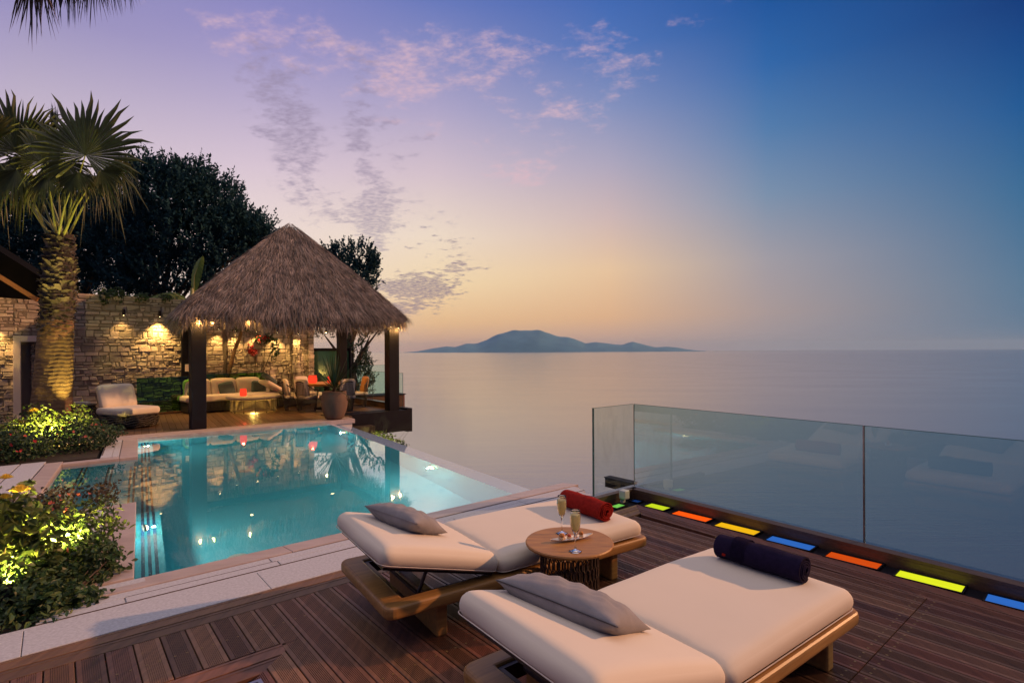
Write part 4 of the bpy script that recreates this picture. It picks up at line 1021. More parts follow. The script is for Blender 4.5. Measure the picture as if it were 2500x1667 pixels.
# ------------------------------------------------------------------ pavilion furniture
def cush(mb,sx,sy,sz,Mx,r=.05,n=10,h=.02):
    mb.rbox(sx,sy,sz,min(r,sz*.45,sy*.45,sx*.45),n,Mx,fn=lambda p,q:(q.x,q.y*(1+h*(1-p[0]**2)),q.z*(1+h*2*(1-p[0]**2)*(1-p[1]**2))))
SF=Matrix.Translation(U(3.05,16.72,0))@Matrix.Rotation(TH+R(7),4,'Z')   # x along the sofa front, y to the back
t=thing('sofa','long cream sofa on a dark woven base under the pavilion','sofa',U(3.05,16.72,0),TH+R(7))
mb=MB(); mb.box(-.35,2.05,.04,.75,.03,.30); 
for i in range(26): mb.box(-.35+i*.094,-.30+i*.094,.015,.04,.04,.30)
for i in range(5): mb.box(-.35,2.05,.0,.02,.05+i*.055,.075+i*.055)
obj('woven_base',mb,M['wicker'],t)
mb=MB(); cush(mb,2.5,.85,.17,Matrix.Translation((.87,.43,.38)),.06,14); obj('seat_cushion',mb,M['cushion'],t,smooth=True)
for i in range(3):
    mb=MB(); cush(mb,.68,.20,.50,Matrix.Translation((-.02+.69*i+.10,.70,.63))@Matrix.Rotation(R(-10),4,'X'),.07,10,.06); obj('back_cushion',mb,M['cushion'],t,smooth=True)
mb=MB(); 
def tor(a,b):
    w=a*math.pi*2; q_=b*math.pi*2; return (2.20+.0+.15*math.cos(q_)*.8,.45+(.40)*math.cos(w),.42+.34*math.sin(w)+.0)
for k in range(7):
    mb.rbox(.13,.86-.04*abs(k-3),.10,.05,6,Matrix.Translation((2.20,.45,.10+k*.105)))
obj('armrest',mb,M['wicker'],t,smooth=True)
for i,(x,rz,lab) in enumerate(((.02,14,'teal cushion at the post end of the sofa'),(.82,-10,'teal cushion in the middle of the sofa'),(1.72,6,'teal cushion by the woven arm of the sofa'))):
    p=SF@Vector((x,.55,.60)); tp=thing('sofa_pillow',lab,'pillow',p,TH+R(7),'teal cushions on the sofa')
    mb=MB(Matrix.Rotation(R(-14),4,'X')@Matrix.Rotation(R(rz),4,'Y'))
    cush(mb,.42,.12,.34,ID,.05,9,.08); obj('cover',mb,M['tealfab'],tp,smooth=True)
# ottoman table
OC=SF@Vector((1.12,-.60,0))
t=thing('ottoman_table','round low table with a pale slatted drum glowing from inside','coffee table',OC)
mb=MB()
for i in range(12): mb.lathe([(.58,.03+i*.026),(.592,.035+i*.026),(.592,.045+i*.026),(.58,.05+i*.026),(.575,.04+i*.026),(.58,.03+i*.026)],36)
obj('slatted_drum',mb,M['palerope'],t,smooth=True)
mb=MB()
for k in range(12):
    w=k*math.pi/6; mb.tube([(.56*math.cos(w),.56*math.sin(w),0),(.56*math.cos(w),.56*math.sin(w),.35)],.012,6)
obj('uprights',mb,M['wicker'],t)
mb=MB(); mb.lathe([(.001,.36),(.62,.36),(.68,.375),(.70,.41),(.69,.45),(.66,.47),(.001,.47)],40); obj('top',mb,M['cushion'],t,smooth=True)
light('POINT',OC+Vector((0,0,.18)),22,(1,.62,.14),t,.1)
light('POINT',OC+Vector((-.15,-1.0,.10)),0.0001,(1,.1,.05),t,.05)
def lantern(label,p,r,h):
    t=thing('red_lantern',label,'lantern',p,0,'glowing red lanterns on the tables')
    mb=MB(Matrix.Identity(4)); mb.lathe([(.001,0),(r*.75,.0),(r*.98,h*.18),(r,h*.55),(r*.86,h),(r*.80,h),(r*.9,h*.55),(r*.7,h*.1),(.001,h*.08)],20); obj('glass_shade',mb,M['candle'],t,smooth=True)
    mb=MB(); mb.lathe([(.001,-.001),(r*.74,-.001),(r*.76,.004),(.001,.0045)],16); obj('foot',mb,M['black'],t)
    light('POINT',p+Vector((0,0,h*1.1)),5,(1,.08,.03),t,.03)
lantern('red lantern on the low round table before the sofa',OC+Vector((-.02,-.55,.472)),.088,.20)
# dining table and chairs
TB=U(6.08,15.66,0)
t=thing('dining_table','round dining table with a thick golden wood top under the pavilion','dining table',TB)
mb=MB(); mb.lathe([(.001,.68),(.66,.68),(.72,.70),(.74,.735),(.72,.755),(.001,.755)],40); obj('table_top',mb,M['orangewood'],t)
mb=MB(); mb.lathe([(.001,0),(.36,0),(.36,.03),(.10,.06),(.07,.3),(.09,.62),(.30,.68),(.001,.68)],20); obj('pedestal',mb,M['black'],t,smooth=True)
lantern('red lantern standing alone on the dining table',TB+Vector((-.33,-.25,.757)),.125,.22)
lantern('red lantern behind the yucca leaves on the dining table',TB+Vector((.22,-.30,.757)),.105,.19)
def dchair(label,u,v,rz,cm):
    """local: sitter faces +y"""
    t=thing('dining_chair',label,'dining chair',U(u,v,0),rz,'rope tub chairs round the dining table')
    mb=MB(); n=30
    for k in range(n+1):
        w=R(-200+220*k/n)+math.pi*0
        w=R(180-(-20)+ (220)*k/n)   # wraps the back and both sides
        cx,cy=math.cos(w),math.sin(w)
        back=max(0,-cy); top=.60+.24*back**1.5
        mb.tube([(.235*cx,.225*cy,.02),(.285*cx,.275*cy,.36),(.31*cx,.31*cy,top)],.0065,5)
    obj('rope_shell',mb,M['wicker'],t)
    for (r_,zf,nm) in ((.235,.02,'foot_ring'),(.287,.36,'seat_ring')):
        mb=MB(); mb.tube([(r_*math.cos(R(200+220*k/20)),r_*math.sin(R(200+220*k/20))*.97,zf) for k in range(21)],.012,6); obj(nm,mb,M['wicker'],t)
    mb=MB()
    pts=[]
    for k in range(25):
        w=R(200+220*k/24); pts.append((.31*math.cos(w),.31*math.sin(w),.60+.24*max(0,-math.sin(w))**1.5))
    mb.tube(pts,.014,6); obj('top_rail',mb,M['wicker'],t)
    mb=MB(); cush(mb,.50,.48,.09,Matrix.Translation((0,0,.40)),.04,8); obj('seat_cushion',mb,M['cushion'],t,smooth=True)
    mb=MB(); cush(mb,.44,.11,.46,Matrix.Translation((0,-.20,.66))@Matrix.Rotation(R(12),4,'X'),.05,8,.05); obj('back_cushion',mb,cm,t,smooth=True)
    return t
def face(u,v,tu=6.08,tv=15.66):
    d=U(tu,tv)-U(u,v); return math.atan2(d.y,d.x)-math.pi/2
for (u,v,lab,cm) in ((5.35,15.25,'rope chair nearest the yucca, left of the dining table',M['cushion']),(5.15,15.75,'rope chair closest to the sofa at the dining table',M['cushion']),
    (6.15,14.62,'rope chair with its dark back to the pool behind the potted yucca',M['cushion']),(6.98,15.55,'rope chair with a golden cushion on the sea side',M['yellowfab'] and M['orangewood']),
    (5.85,16.85,'rope chair with a pale back on the wall side of the dining table',M['white'])):
    dchair(lab,u,v,face(u,v),cm)
# daybed by the wall
t=thing('daybed','white cushioned daybed with raised back between sofa and dining table','daybed',U(5.35,17.1,0),TH+R(7))
mb=MB(); mb.box(-.35,1.0,-.3,.35,.05,.26); obj('base',mb,M['wicker'],t,bevel=.02)
mb=MB(); cush(mb,1.3,.66,.12,Matrix.Translation((.5,0,.33)),.05,8); cush(mb,.85,.66,.11,Matrix.Translation((-.32,0,.58))@Matrix.Rotation(R(32),4,'Y'),.05,8); obj('mattress',mb,M['cushion'],t,smooth=True)
tp=thing('sofa_pillow','dark blue pillow on the raised back of the daybed','pillow',U(5.35,17.1,0)+Vector((-.36,-.28,.86)),TH)
mb=MB(Matrix.Rotation(R(40),4,'Y')); cush(mb,.46,.34,.13,ID,.06,8,.05); obj('cover',mb,M['tealfab'],tp,smooth=True)
# armchair and wicker side table near the palm
AC=U(1.15,14.55,0)+Vector((-.12,.25,0))
t=thing('lounge_armchair','low woven lounge chair with cream cushions between pool and stone wall','armchair',AC,R(-24))
mb=MB()
for k in range(6):
    rr=.58+.045*math.sin(k/5*math.pi); z=.05+k*.045
    n=34; mb.tube([(rr*1.0*math.cos(2*math.pi*i/n),.58/.62*rr*math.sin(2*math.pi*i/n),z+.02*math.sin(i*2.1+k)) for i in range(n+1)],.015,5,cap=False)
for i in range(46):
    w=2*math.pi*i/46; a=.56;b=.53
    mb.tube([(a*math.cos(w),b*math.sin(w),.02),(1.09*a*math.cos(w+.05),1.09*b*math.sin(w+.05),.14),(a*math.cos(w+.1),b*math.sin(w+.1),.29)],.010,4)
obj('woven_base',mb,M['wicker'],t)
mb=MB(); mb.lathe([(.001,.03),(.52,.03),(.56,.15),(.52,.27),(.001,.27)],24,Matrix.Diagonal((1,.95,1,1))); obj('inner_frame',mb,M['black'],t,smooth=True)
mb=MB(); cush(mb,.92,.86,.17,Matrix.Translation((.06,0,.37)),.07,12,.02); obj('seat_cushion',mb,M['cushion'],t,smooth=True)
mb=MB(); cush(mb,.19,.74,.54,Matrix.Translation((-.36,0,.67))@Matrix.Rotation(R(-20),4,'Y'),.08,12,.04); obj('back_cushion',mb,M['cushion'],t,smooth=True)
TW=AC+Vector((-.98,-.15,0))
t=thing('wicker_stool','dark woven drum table left of the cream lounge chair','side table',TW)
mb=MB()
for k in range(9): 
    rr=.30+.06*math.sin(k/8*math.pi); mb.tube([(rr*math.cos(2*math.pi*i/24),rr*math.sin(2*math.pi*i/24),.03+k*.055+.012*math.sin(i*1.9+k*2)) for i in range(25)],.014,5,cap=False)
for i in range(30):
    w=2*math.pi*i/30; mb.tube([(.29*math.cos(w),.29*math.sin(w),.02),(.37*math.cos(w+.1),.37*math.sin(w+.1),.25),(.30*math.cos(w+.2),.30*math.sin(w+.2),.48)],.010,4)
obj('woven_drum',mb,M['wicker'],t)
mb=MB(); mb.lathe([(.001,.485),(.33,.485),(.34,.50),(.33,.515),(.001,.515)],28); obj('top',mb,M['wicker'],t)
tb=thing('folded_towel','small pale folded towel on the woven drum table','towel',TW+Vector((.05,0,.517)),R(20))
mb=MB(); mb.rbox(.34,.22,.03,.012,8,Matrix.Translation((0,0,.017))); mb.rbox(.33,.21,.026,.012,8,Matrix.Translation((0,0,.046))); obj('towel_stack',mb,M['cushion'],tb,smooth=True)

# ------------------------------------------------------------------ vegetation helpers
def leaves(name,blobs,m,parent,ln=.06,wd=.03,seed=1,up=.3,fold=.25,shape='leaf',shell=.45,cut=None):
    """blobs: (centre, radii, count); scattered leaf blades, each its own small face group"""
    r=np.random.RandomState(seed); V=[];F=[]; o=0
    for (c,rad,cnt) in blobs:
        c=np.array(c);rad=np.array(rad)
        d=r.normal(size=(cnt,3)); d/=np.linalg.norm(d,axis=1)[:,None]
        rr=(shell+(1-shell)*r.uniform(size=cnt)**.6)
        lump=1+.16*np.sin(d[:,0]*5+c[0]*3)+.13*np.sin(d[:,2]*7+c[1]*2)+.1*np.sin(d[:,1]*11+c[2])
        p=c+d*rad*(rr*lump)[:,None]
        nrm=d*.7+r.normal(size=(cnt,3))*.6; nrm[:,2]+=up; nrm/=np.linalg.norm(nrm,axis=1)[:,None]
        t=r.normal(size=(cnt,3))+d*.6; t-=nrm*(t*nrm).sum(1)[:,None]; t/=np.linalg.norm(t,axis=1)[:,None]
        b=np.cross(nrm,t)
        L_=(ln*r.uniform(.6,1.3,size=cnt))[:,None]; W_=(wd*r.uniform(.7,1.25,size=cnt))[:,None]
        if cut is not None:
            keep=np.array([cut(q) for q in p]); p,nrm,t,b,L_,W_=p[keep],nrm[keep],t[keep],b[keep],L_[keep],W_[keep]
        n=len(p)
        base=p-t*L_*.5; tip=p+t*L_*.5-nrm*L_*.12; m1=p-t*L_*.12+b*W_*.5+nrm*W_*fold; m2=p-t*L_*.12-b*W_*.5+nrm*W_*fold; u1=p+t*L_*.25+b*W_*.36+nrm*W_*fold*.6; u2=p+t*L_*.25-b*W_*.36+nrm*W_*fold*.6
        A=np.stack([base,m1,u1,tip,u2,m2],1).reshape(-1,3); V.append(A)
        idx=np.arange(n)[:,None]*6+o
        F+= [tuple(x) for x in (idx+np.array([0,1,2,3])).tolist()]+[tuple(x) for x in (idx+np.array([0,3,4,5])).tolist()]
        o+=n*6
    mb=MB(); mb.v=np.concatenate(V).tolist(); mb.f=F; mb.m=[0]*len(F)
    return obj(name,mb,m,parent,True)
def sprigs(name,blobs,m,parent,seed=1,sl=.5,nl=11,ll=.12,lw=.04,updir=.7,shell=.5):
    """twigs with leaves along them, pointing outward and up"""
    r=np.random.RandomState(seed); V=[];F=[]; o=0
    for (c,rad,cnt) in blobs:
        c=np.array(c,float);rad=np.array(rad,float)
        for i in range(cnt):
            d=r.normal(size=3); d/=np.linalg.norm(d)
            k=shell+(1-shell)*r.uniform()**.5
            k*=1+.18*math.sin(d[0]*4+c[0])+.14*math.sin(d[2]*6+c[1])
            p=c+d*rad*k
            g=d*.7+r.normal(size=3)*.22; g[2]+=updir+.2; g/=np.linalg.norm(g)
            s_=sl*r.uniform(.6,1.3)
            for j in range(nl):
                q=p+g*s_*(j/nl)
                t=g*.9+r.normal(size=3)*.55; t/=np.linalg.norm(t); n=r.normal(size=3); n-=t*(n@t); n/=np.linalg.norm(n); b=np.cross(n,t)
                l=ll*r.uniform(.7,1.3)*(1-.3*j/nl); w=lw*r.uniform(.7,1.3)
                V+= [q,q+t*l*.45+b*w*.5,q+t*l,q+t*l*.45-b*w*.5]; F.append((o,o+1,o+2,o+3)); o+=4
    mb=MB(); mb.v=[tuple(x) for x in V]; mb.f=F; mb.m=[0]*len(F); return obj(name,mb,m,parent,True)
def stems(name,parent,base,tops,r0,m,seed=1,fork=.35):
    r=random.Random(seed); mb=MB(); base=Vector(base)
    for tp in tops:
        tp=Vector(tp); mid=base.lerp(tp,.5)+Vector((r.uniform(-1,1),r.uniform(-1,1),0))*(tp-base).length*.08
        st=base.lerp(mid,fork*r.random())
        mb.tube([base,st.lerp(mid,.3),mid,tp],[r0,r0*.8,r0*.5,r0*.15],6)
    return obj(name,mb,m,parent,True)

# ------------------------------------------------------------------ background trees
def P3(px,py,d):
    """a point seen at the photograph's coordinates and a given distance; used to look up rough tree positions"""
    return Vector(((px-1176)/1250*d,d,1.65+(807-py)/1250*d))
def bigtree(label,basex,d,blobs,seed,m=M['leafdark'],name='broadleaf_tree',sl=.8,ll=.20,lw=.075,dens=1,group='dark trees behind the stone wall',nl=15):
    bx=Vector((basex,d,-.1)); t=thing(name,label,'tree',bx,0,group)
    cb=[];tops=[]
    for (px,py,dd,rx,rz,cnt) in blobs:
        c=P3(px,py,dd); cb.append((tuple(c),(rx,rx*.9,rz),int(cnt*dens*(1.35 if rx>.6 else .8)))); tops.append(tuple(c))
    sprigs('crown',cb,m,t,seed,sl,nl,ll,lw)
    h=max(p[2] for p in tops); mb=MB()
    fork=Vector((bx.x,bx.y,max(.8,h*.25)))
    mb.tube([bx,bx.lerp(fork,.5)+Vector((.08,0,0)),fork],[.26,.22,.18],8)
    obj('trunk',mb,M['bark'],t,True)
    stems('limbs',t,fork,tops,.13,M['bark'],seed)
    return t
bigtree('tallest dark tree behind the wall, crown rising between palm and thatch',-15.2,23,
  [(400,470,23,2.0,1.3,400),(360,420,23,.9,.75,150),(430,425,23,.9,.6,140),(480,480,23,1.2,.9,230),(540,540,23,1.1,.8,230),(585,545,23,.75,.55,110),(330,540,23,1.9,1.2,330),(440,560,23,2.3,1.2,420),(520,620,23,1.6,.9,250),(400,640,23,2.4,.8,300)],5)
bigtree('wide dark tree behind the wall, crown partly hidden by the palm',-20.5,24,
  [(250,520,24,1.9,1.2,330),(180,500,24,1.6,1.1,240),(240,590,24,2.2,1.1,360),(120,560,24,1.9,1.2,300),(300,480,24,.9,.7,110),(200,650,24,2.6,.7,330)],6)
bigtree('dark tree behind the wall at the left border of the picture',-24,24.5,
  [(20,520,24.5,1.8,1.4,300),(70,480,24.5,1.2,1.0,160),(-40,560,24.5,1.8,1.6,200),(40,600,24.5,2.0,1.2,300),(100,640,24.5,1.8,.9,220)],7)
bigtree('small dark tree showing past the right slope of the thatch',-6.6,21.5,
  [(815,600,21.5,.95,.45,130),(780,580,21.5,.5,.35,60),(845,610,21.5,.5,.25,50),(800,650,21.5,1.1,.5,150),(850,640,21.5,.35,.2,26)],8,sl=.38,ll=.14,lw=.06,group='dark trees behind the pavilion')
t=bigtree('slender dark conifer standing by the glass railing behind the pavilion',-6.2,21.0,
  [(812,785,21,.42,.35,45),(815,830,21,.62,.45,95),(818,875,21,.75,.5,130),(812,915,21,.6,.4,80),(850,770,21,.40,.12,24),(870,758,21,.28,.12,16),(745,768,21,.35,.10,16)],9,m=M['leafdeep'],name='conifer_tree',sl=.3,ll=.10,lw=.045,group='dark trees behind the pavilion')
# lit bush under the platform
t=thing('green_bush','bright lit bush growing below the pavilion platform beam','bush',P3(880,1030,14.4))
leaves('foliage',[(tuple(P3(872,1008,14.4)),(.45,.4,.22),420),(tuple(P3(900,1020,14.3)),(.32,.3,.16),160),(tuple(P3(845,1003,14.6)),(.4,.4,.2),260)],M['roseleaf'],t,.075,.035,31)
stems('twigs',t,tuple(P3(880,1060,14.4)),[tuple(P3(x,y,14.3)) for x,y in ((930,990),(942,985),(915,1005),(900,1000),(925,1015),(880,1000))],.012,M['bark'],3)
light('SPOT',P3(862,1062,13.9),160,(1,.9,.3),t,.05,P3(880,1000,14.5),100,.6)
t=thing('green_bush','little dark sprig showing past the infinity edge','bush',P3(930,1060,13.2))
leaves('foliage',[(tuple(P3(925,1021,13.3)),(.12,.1,.07),60)],M['leafdeep'],t,.05,.02,33)
stems('twigs',t,tuple(P3(925,1075,13.2)),[tuple(P3(x,y,13.3)) for x,y in ((920,1018),(932,1020))],.008,M['bark'],4)

# ------------------------------------------------------------------ palms
def fan_leaf(parent,base,hub,nrm,aim,rad,spread,m,seed,nseg=34,droop=.25,pet=.016,split=.62,hang=0.0):
    """costapalmate leaf: petiole from base to hub, folded blade round aim direction in plane of nrm"""
    r=random.Random(seed); base=Vector(base);hub=Vector(hub);nrm=Vector(nrm).normalized();aim=Vector(aim); aim=(aim-nrm*aim.dot(nrm)).normalized(); sd_=nrm.cross(aim)
    mb=MB(); mid=base.lerp(hub,.5)+Vector((0,0,.08))+(hub-base).cross(Vector((0,0,1)))*.03
    mb.tube([base,mid,hub],[pet*1.9,pet,pet*.7],6); pt=obj('petiole',mb,M['petiole'],parent,True)
    V=[];F=[]
    def P(w,rr,lift,dz=0): 
        d=aim*math.cos(w)+sd_*math.sin(w); return hub+d*rr+nrm*lift+Vector((0,0,-dz))
    for i in range(nseg):
        w0=-spread+2*spread*i/nseg; w1=w0+2*spread/nseg; wm=(w0+w1)/2
        Rr=rad*(1-.18*(abs(wm)/spread)**2)*r.uniform(.80,1.08); s=Rr*split*r.uniform(.88,1.04)
        o=len(V); dr=droop*rad*(1+4.5*max(0,abs(wm)-1.25))
        V+= [hub,P(w0,s,.0,dr*.10),P(wm,s*1.02,.03*rad,dr*.10),P(w1,s,.0,dr*.10)]
        F+= [(o,o+1,o+2),(o,o+2,o+3)]
        wj=wm+r.uniform(-.03,.03); k=r.uniform(.3,2.4)
        g=(w1-w0)*.36
        p1=P(wj,s+(Rr-s)*.5,.01,dr*(.28+hang)*k); p2=P(wj+r.uniform(-.04,.04),Rr*(1-hang*.3),0,dr*(.85+hang*3)*k)
        q1=(P(wj-g*.6,s+(Rr-s)*.5,0,dr*(.28+hang)*k),P(wj+g*.6,s+(Rr-s)*.5,0,dr*(.28+hang)*k))
        V+= [q1[0],p1+nrm*.01*rad,q1[1],p2]
        F+= [(o+1,o+4,o+5,o+2),(o+2,o+5,o+6,o+3),(o+4,o+7,o+5),(o+5,o+7,o+6)]
    mb=MB(); mb.v=[tuple(v) for v in V]; mb.f=F; mb.m=[0]*len(F); return obj('blade',mb,m,pt,True)
PB=Vector((-9.85,11.6,-.1)); PT=Vector((-9.56,11.55,4.15))
pt=thing('palm_tree','thick fan palm lit from below standing in the flower bed','palm tree',PB)
mb=MB(); n=60; seg=28; vs=[];fs=[]
for i in range(n+1):
    f=i/n; z=-.1+2.45*f; c=PB.lerp(PT,f*.58); rad=.36-.07*f+.05*math.exp(-f*9)+ (.008 if i%2 else 0)
    for k in range(seg):
        w=2*math.pi*k/seg; rr=rad+.006*math.sin(k*3+i*.7); vs.append((c.x+rr*math.cos(w),c.y+rr*math.sin(w),z+.012*math.sin(k*1.3)))
for i in range(n):
    for k in range(seg): k2=(k+1)%seg; fs.append((i*seg+k,i*seg+k2,(i+1)*seg+k2,(i+1)*seg+k))
mb.add(vs,fs); obj('trunk',mb,M['palmbark'],pt,True,smooth=False)
mb=MB(); r=random.Random(4)
mb.tube([PB.lerp(PT,.5),PB.lerp(PT,.75),PT],[.27,.28,.22],16)
for i in range(420):
    f=(i/420); z=1.95+2.2*f; c=PB.lerp(PT,(z+.1)/4.25); w=i*2.39996+r.uniform(-.2,.2); rad=.26+.05*math.sin(f*3.1)-.05*f
    d=Vector((math.cos(w),math.sin(w),0)); sdv=Vector((-d.y,d.x,0)); b=Vector((c.x,c.y,z))+d*rad*.9
    L_=r.uniform(.11,.19); ww=r.uniform(.06,.10); out=r.uniform(.35,.8); up_=r.uniform(-.5,.45) if f>.3 else r.uniform(-.9,.0)
    t1=b+(d*out*.5+Vector((0,0,up_*.5+.25)))*L_; t2=b+(d*out+Vector((0,0,up_+.3)))*L_+sdv*r.uniform(-.04,.04)
    mb.add([b-sdv*ww+Vector((0,0,-.04)),b+sdv*ww+Vector((0,0,-.04)),t1+sdv*ww*.8,t1-sdv*ww*.8,t2+sdv*ww*.35,t2-sdv*ww*.35,b+Vector((0,0,.02)),t1+d*.03],[(0,1,7),(1,2,7),(2,3,7),(3,0,7),(2,4,7),(4,5,7),(5,3,7)])
obj('leaf_bases',mb,M['boot'],pt,True)
def cl(px,py,d=11.5): return P3(px,py,d)
top=Vector((PT.x,PT.y,3.95))
spec=[ # hub px,py,depth, facing, aim, radius, spread, droop
 (198,353,11.0,(.15,-1,-.05),(.18,0,1),1.34,2.45,.07),
 (100,372,11.3,(-.1,-1,0),(-.02,0,1),.98,1.9,.10),
 (125,335,11.9,(.9,-.3,0),(.04,0,1),1.0,.12,.03),
 (40,345,11.6,(.2,-1,0),(-.30,0,1),1.45,1.7,.08),
 (-30,330,11.2,(.2,-1,.1),(-.3,0,1),1.1,1.2,.2),
 (258,372,11.6,(.5,-.8,.4),(1,0,.10),.55,1.6,.9),
 (232,390,11.0,(.1,-1,.4),(.9,0,-.6),.66,1.5,.5),
 (180,392,10.9,(0,-1,.3),(.15,0,-1),.62,1.3,.3),
 (112,392,11.0,(-.2,-1,.3),(-.2,0,-1),.66,1.3,.3),
 (40,385,11.2,(-.1,-1,.3),(-.3,0,-1),.78,1.4,.4),
 (-25,390,11.8,(.1,-1,.3),(-.5,0,-.9),.85,1.5,.5),
 (75,372,12.3,(0,1,.3),(-.5,.3,.6),.8,1.6,.4),
 (150,372,11.2,(.1,-1,.2),(.1,0,-1),.75,1.9,.2),
 (205,400,11.4,(.3,-1,.2),(.5,0,-1),.6,1.4,.4),
 (75,398,11.4,(-.3,-1,.2),(-.4,0,-1),.7,1.4,.4),
 (10,370,11.5,(0,-1,.2),(.2,0,-1),.8,2.0,.3)]
for i,(px,py,d,nr,am,ra,spd,dr) in enumerate(spec):
    fan_leaf(pt,top+Vector((r.uniform(-.14,.14),r.uniform(-.14,.1),r.uniform(-.15,.1))),cl(px,py,d),nr,am,ra,spd,M['palmleaf'],40+i,nseg=36,droop=dr,hang=0.12 if py>395 else 0)
# second palm: only hanging leaf tips come into the frame
pb=Vector((-5.2,4.4,-.4)); p2=thing('palm_tree','dark hanging palm leaf tips at the upper border of the picture','palm tree',pb)
mb=MB(); mb.tube([pb,pb+Vector((-.1,.1,3)),pb+Vector((0,.2,6.5))],[.3,.24,.2],12); obj('trunk',mb,M['palmbark'],p2,True)
tp2=pb+Vector((0,.2,6.4))
for i,(px,py,d,am,ra) in enumerate(((88,-120,6.5,(-.02,0,-1),1.16),(125,-125,6.8,(.02,0,-1),.98),(165,-120,6.9,(.05,0,-1),.98),(215,-115,6.8,(.05,0,-1),.94),(255,-110,6.9,(.12,0,-1),.80),(290,-100,7.0,(.2,0,-1),.70))):
    fan_leaf(p2,tp2,P3(px,py,d),(.1,-1,.05),am,ra,.30,M['frond'],80+i,nseg=26,droop=.02,split=.30)

# banana leaves behind the wall and the thatch
def banana(t,base,tip,bend,w,seed):
    base=Vector(base);tip=Vector(tip); mid=base.lerp(tip,.5)+Vector(bend); V=[];F=[]; n=26; r=random.Random(seed)
    prev=None
    for i in range(n+1):
        f=i/n; p=base*(1-f)**2+mid*2*f*(1-f)+tip*f*f; tg=((mid-base)*(1-f)+(tip-mid)*f).normalized(); sdv=tg.cross(Vector((0,1,0))).normalized()
        ww=w*math.sin(math.pi*min(1,.04+f*.96))**.55*(1 if i%3 else .86)
        V+= [p-sdv*ww+Vector((0,.05,-.02)),p,p+sdv*ww+Vector((0,.05,-.02))]
    for i in range(n):
        for k in (0,1): F.append((3*i+k,3*i+k+1,3*i+4+k,3*i+3+k))
    mb=MB(); mb.v=[tuple(v) for v in V]; mb.f=F; mb.m=[0]*len(F); o=obj('leaf',mb,M['banana'],t,True)
    mb=MB(); mb.tube([base+Vector((0,-.01,-.3)),base,mid.lerp(base,.3),base.lerp(tip,.7)*.5+mid*.5],[.03,.022,.015,.006],6); obj('midrib',mb,M['petiole'],o,True)
b=thing('banana_plant','banana plant behind the wall with one upright leaf beside the thatch','banana plant',P3(440,800,17.6))
banana(b,P3(445,668,17.6),P3(466,585,17.6),(-.10,0,.15),.17,1); banana(b,P3(420,690,16.0),P3(318,712,15.4),(.1,-.3,.40),.17,2); banana(b,P3(430,690,16.6),P3(360,690,16.6),(0,-.2,.35),.14,3)
mb=MB(); mb.tube([P3(440,812,17.6),P3(440,700,17.5),P3(442,660,17.6)],[.12,.09,.05],8); obj('stalk',mb,M['petiole'],b,True)
# climbing plants in recess
t=thing('bougainvillea','climbing shrub with a cluster of red blossoms in the wall recess','climbing shrub',WP(4.75,-.15,0))
leaves('foliage',[(tuple(P3(600,775,17.4)),(.55,.2,.22),260),(tuple(P3(560,785,17.4)),(.35,.2,.25),170),(tuple(P3(632,800,17.4)),(.14,.12,.35),90),(tuple(P3(545,850,17.5)),(.40,.25,.45),330),(tuple(P3(585,845,17.5)),(.22,.2,.4),150)],M['leafdeep'],t,.085,.055,51)
leaves('blossoms',[(tuple(P3(570,800,17.2)),(.20,.12,.16),170),(tuple(P3(582,808,17.2)),(.14,.1,.10),80),(tuple(P3(600,775,17.2)),(.3,.1,.1),20)],M['redpetal'],t,.07,.06,52)
stems('stems',t,tuple(WP(4.7,-.2,0)),[tuple(P3(x,y,17.5)) for x,y in ((560,790),(590,780),(610,775),(575,830),(630,790))],.03,M['bark'],8)
t=thing('leaning_tree','thin leaning tree trunk growing through the pavilion corner beside the sofa','tree',WP(3.85,.10,0))
mb=MB(); mb.tube([P3(518,895,16.6),P3(526,850,16.5),P3(538,805,16.4),P3(552,770,16.3),P3(560,740,16.3)],[.07,.06,.055,.05,.04],8); obj('trunk',mb,M['palmbark'],t,True)
sprigs('crown',[(tuple(P3(552,755,16.2)),(.25,.2,.12),24)],M['leafmid'],t,53,.2,8,.08,.04)
t=thing('leafy_shrub','small bright green sprig above the glass behind the sofa','shrub',WP(4.25,-.1,.3))
leaves('foliage',[(tuple(P3(552,868,17.3)),(.15,.12,.10),50)],M['roseleaf'],t,.10,.045,55)
stems('stems',t,tuple(WP(4.3,-.1,.3)),[tuple(P3(x,y,17.3)) for x,y in ((546,868),(558,868))],.012,M['bark'],5)
# tufts on top of the wall
for i,(s,lab) in enumerate(((.95,'green tuft spilling over the wall top beside the palm'),(1.25,'second green tuft on the wall top, right of the palm'),(1.75,'low tuft on the wall top above the dim wall lamp'),(2.3,'tuft on the wall top between the lamps and the thatch'))):
    t=thing('wall_plant',lab,'plant',WP(s,-.15,3.1),0,'plants along the wall top')
    leaves('foliage',[(tuple(WP(s,.0,3.10+.06*(i%2))),(.20,.14,.13+.07*(i<2)),110),(tuple(WP(s+.1,-.2,3.16)),(.3,.2,.12),80)],M['leafmid'],t,.10,.035,60+i)
    stems('stems',t,tuple(WP(s,-.2,3.1)),[tuple(WP(s+d_,0,3.2)) for d_ in (-.1,0,.1)],.01,M['bark'],i)

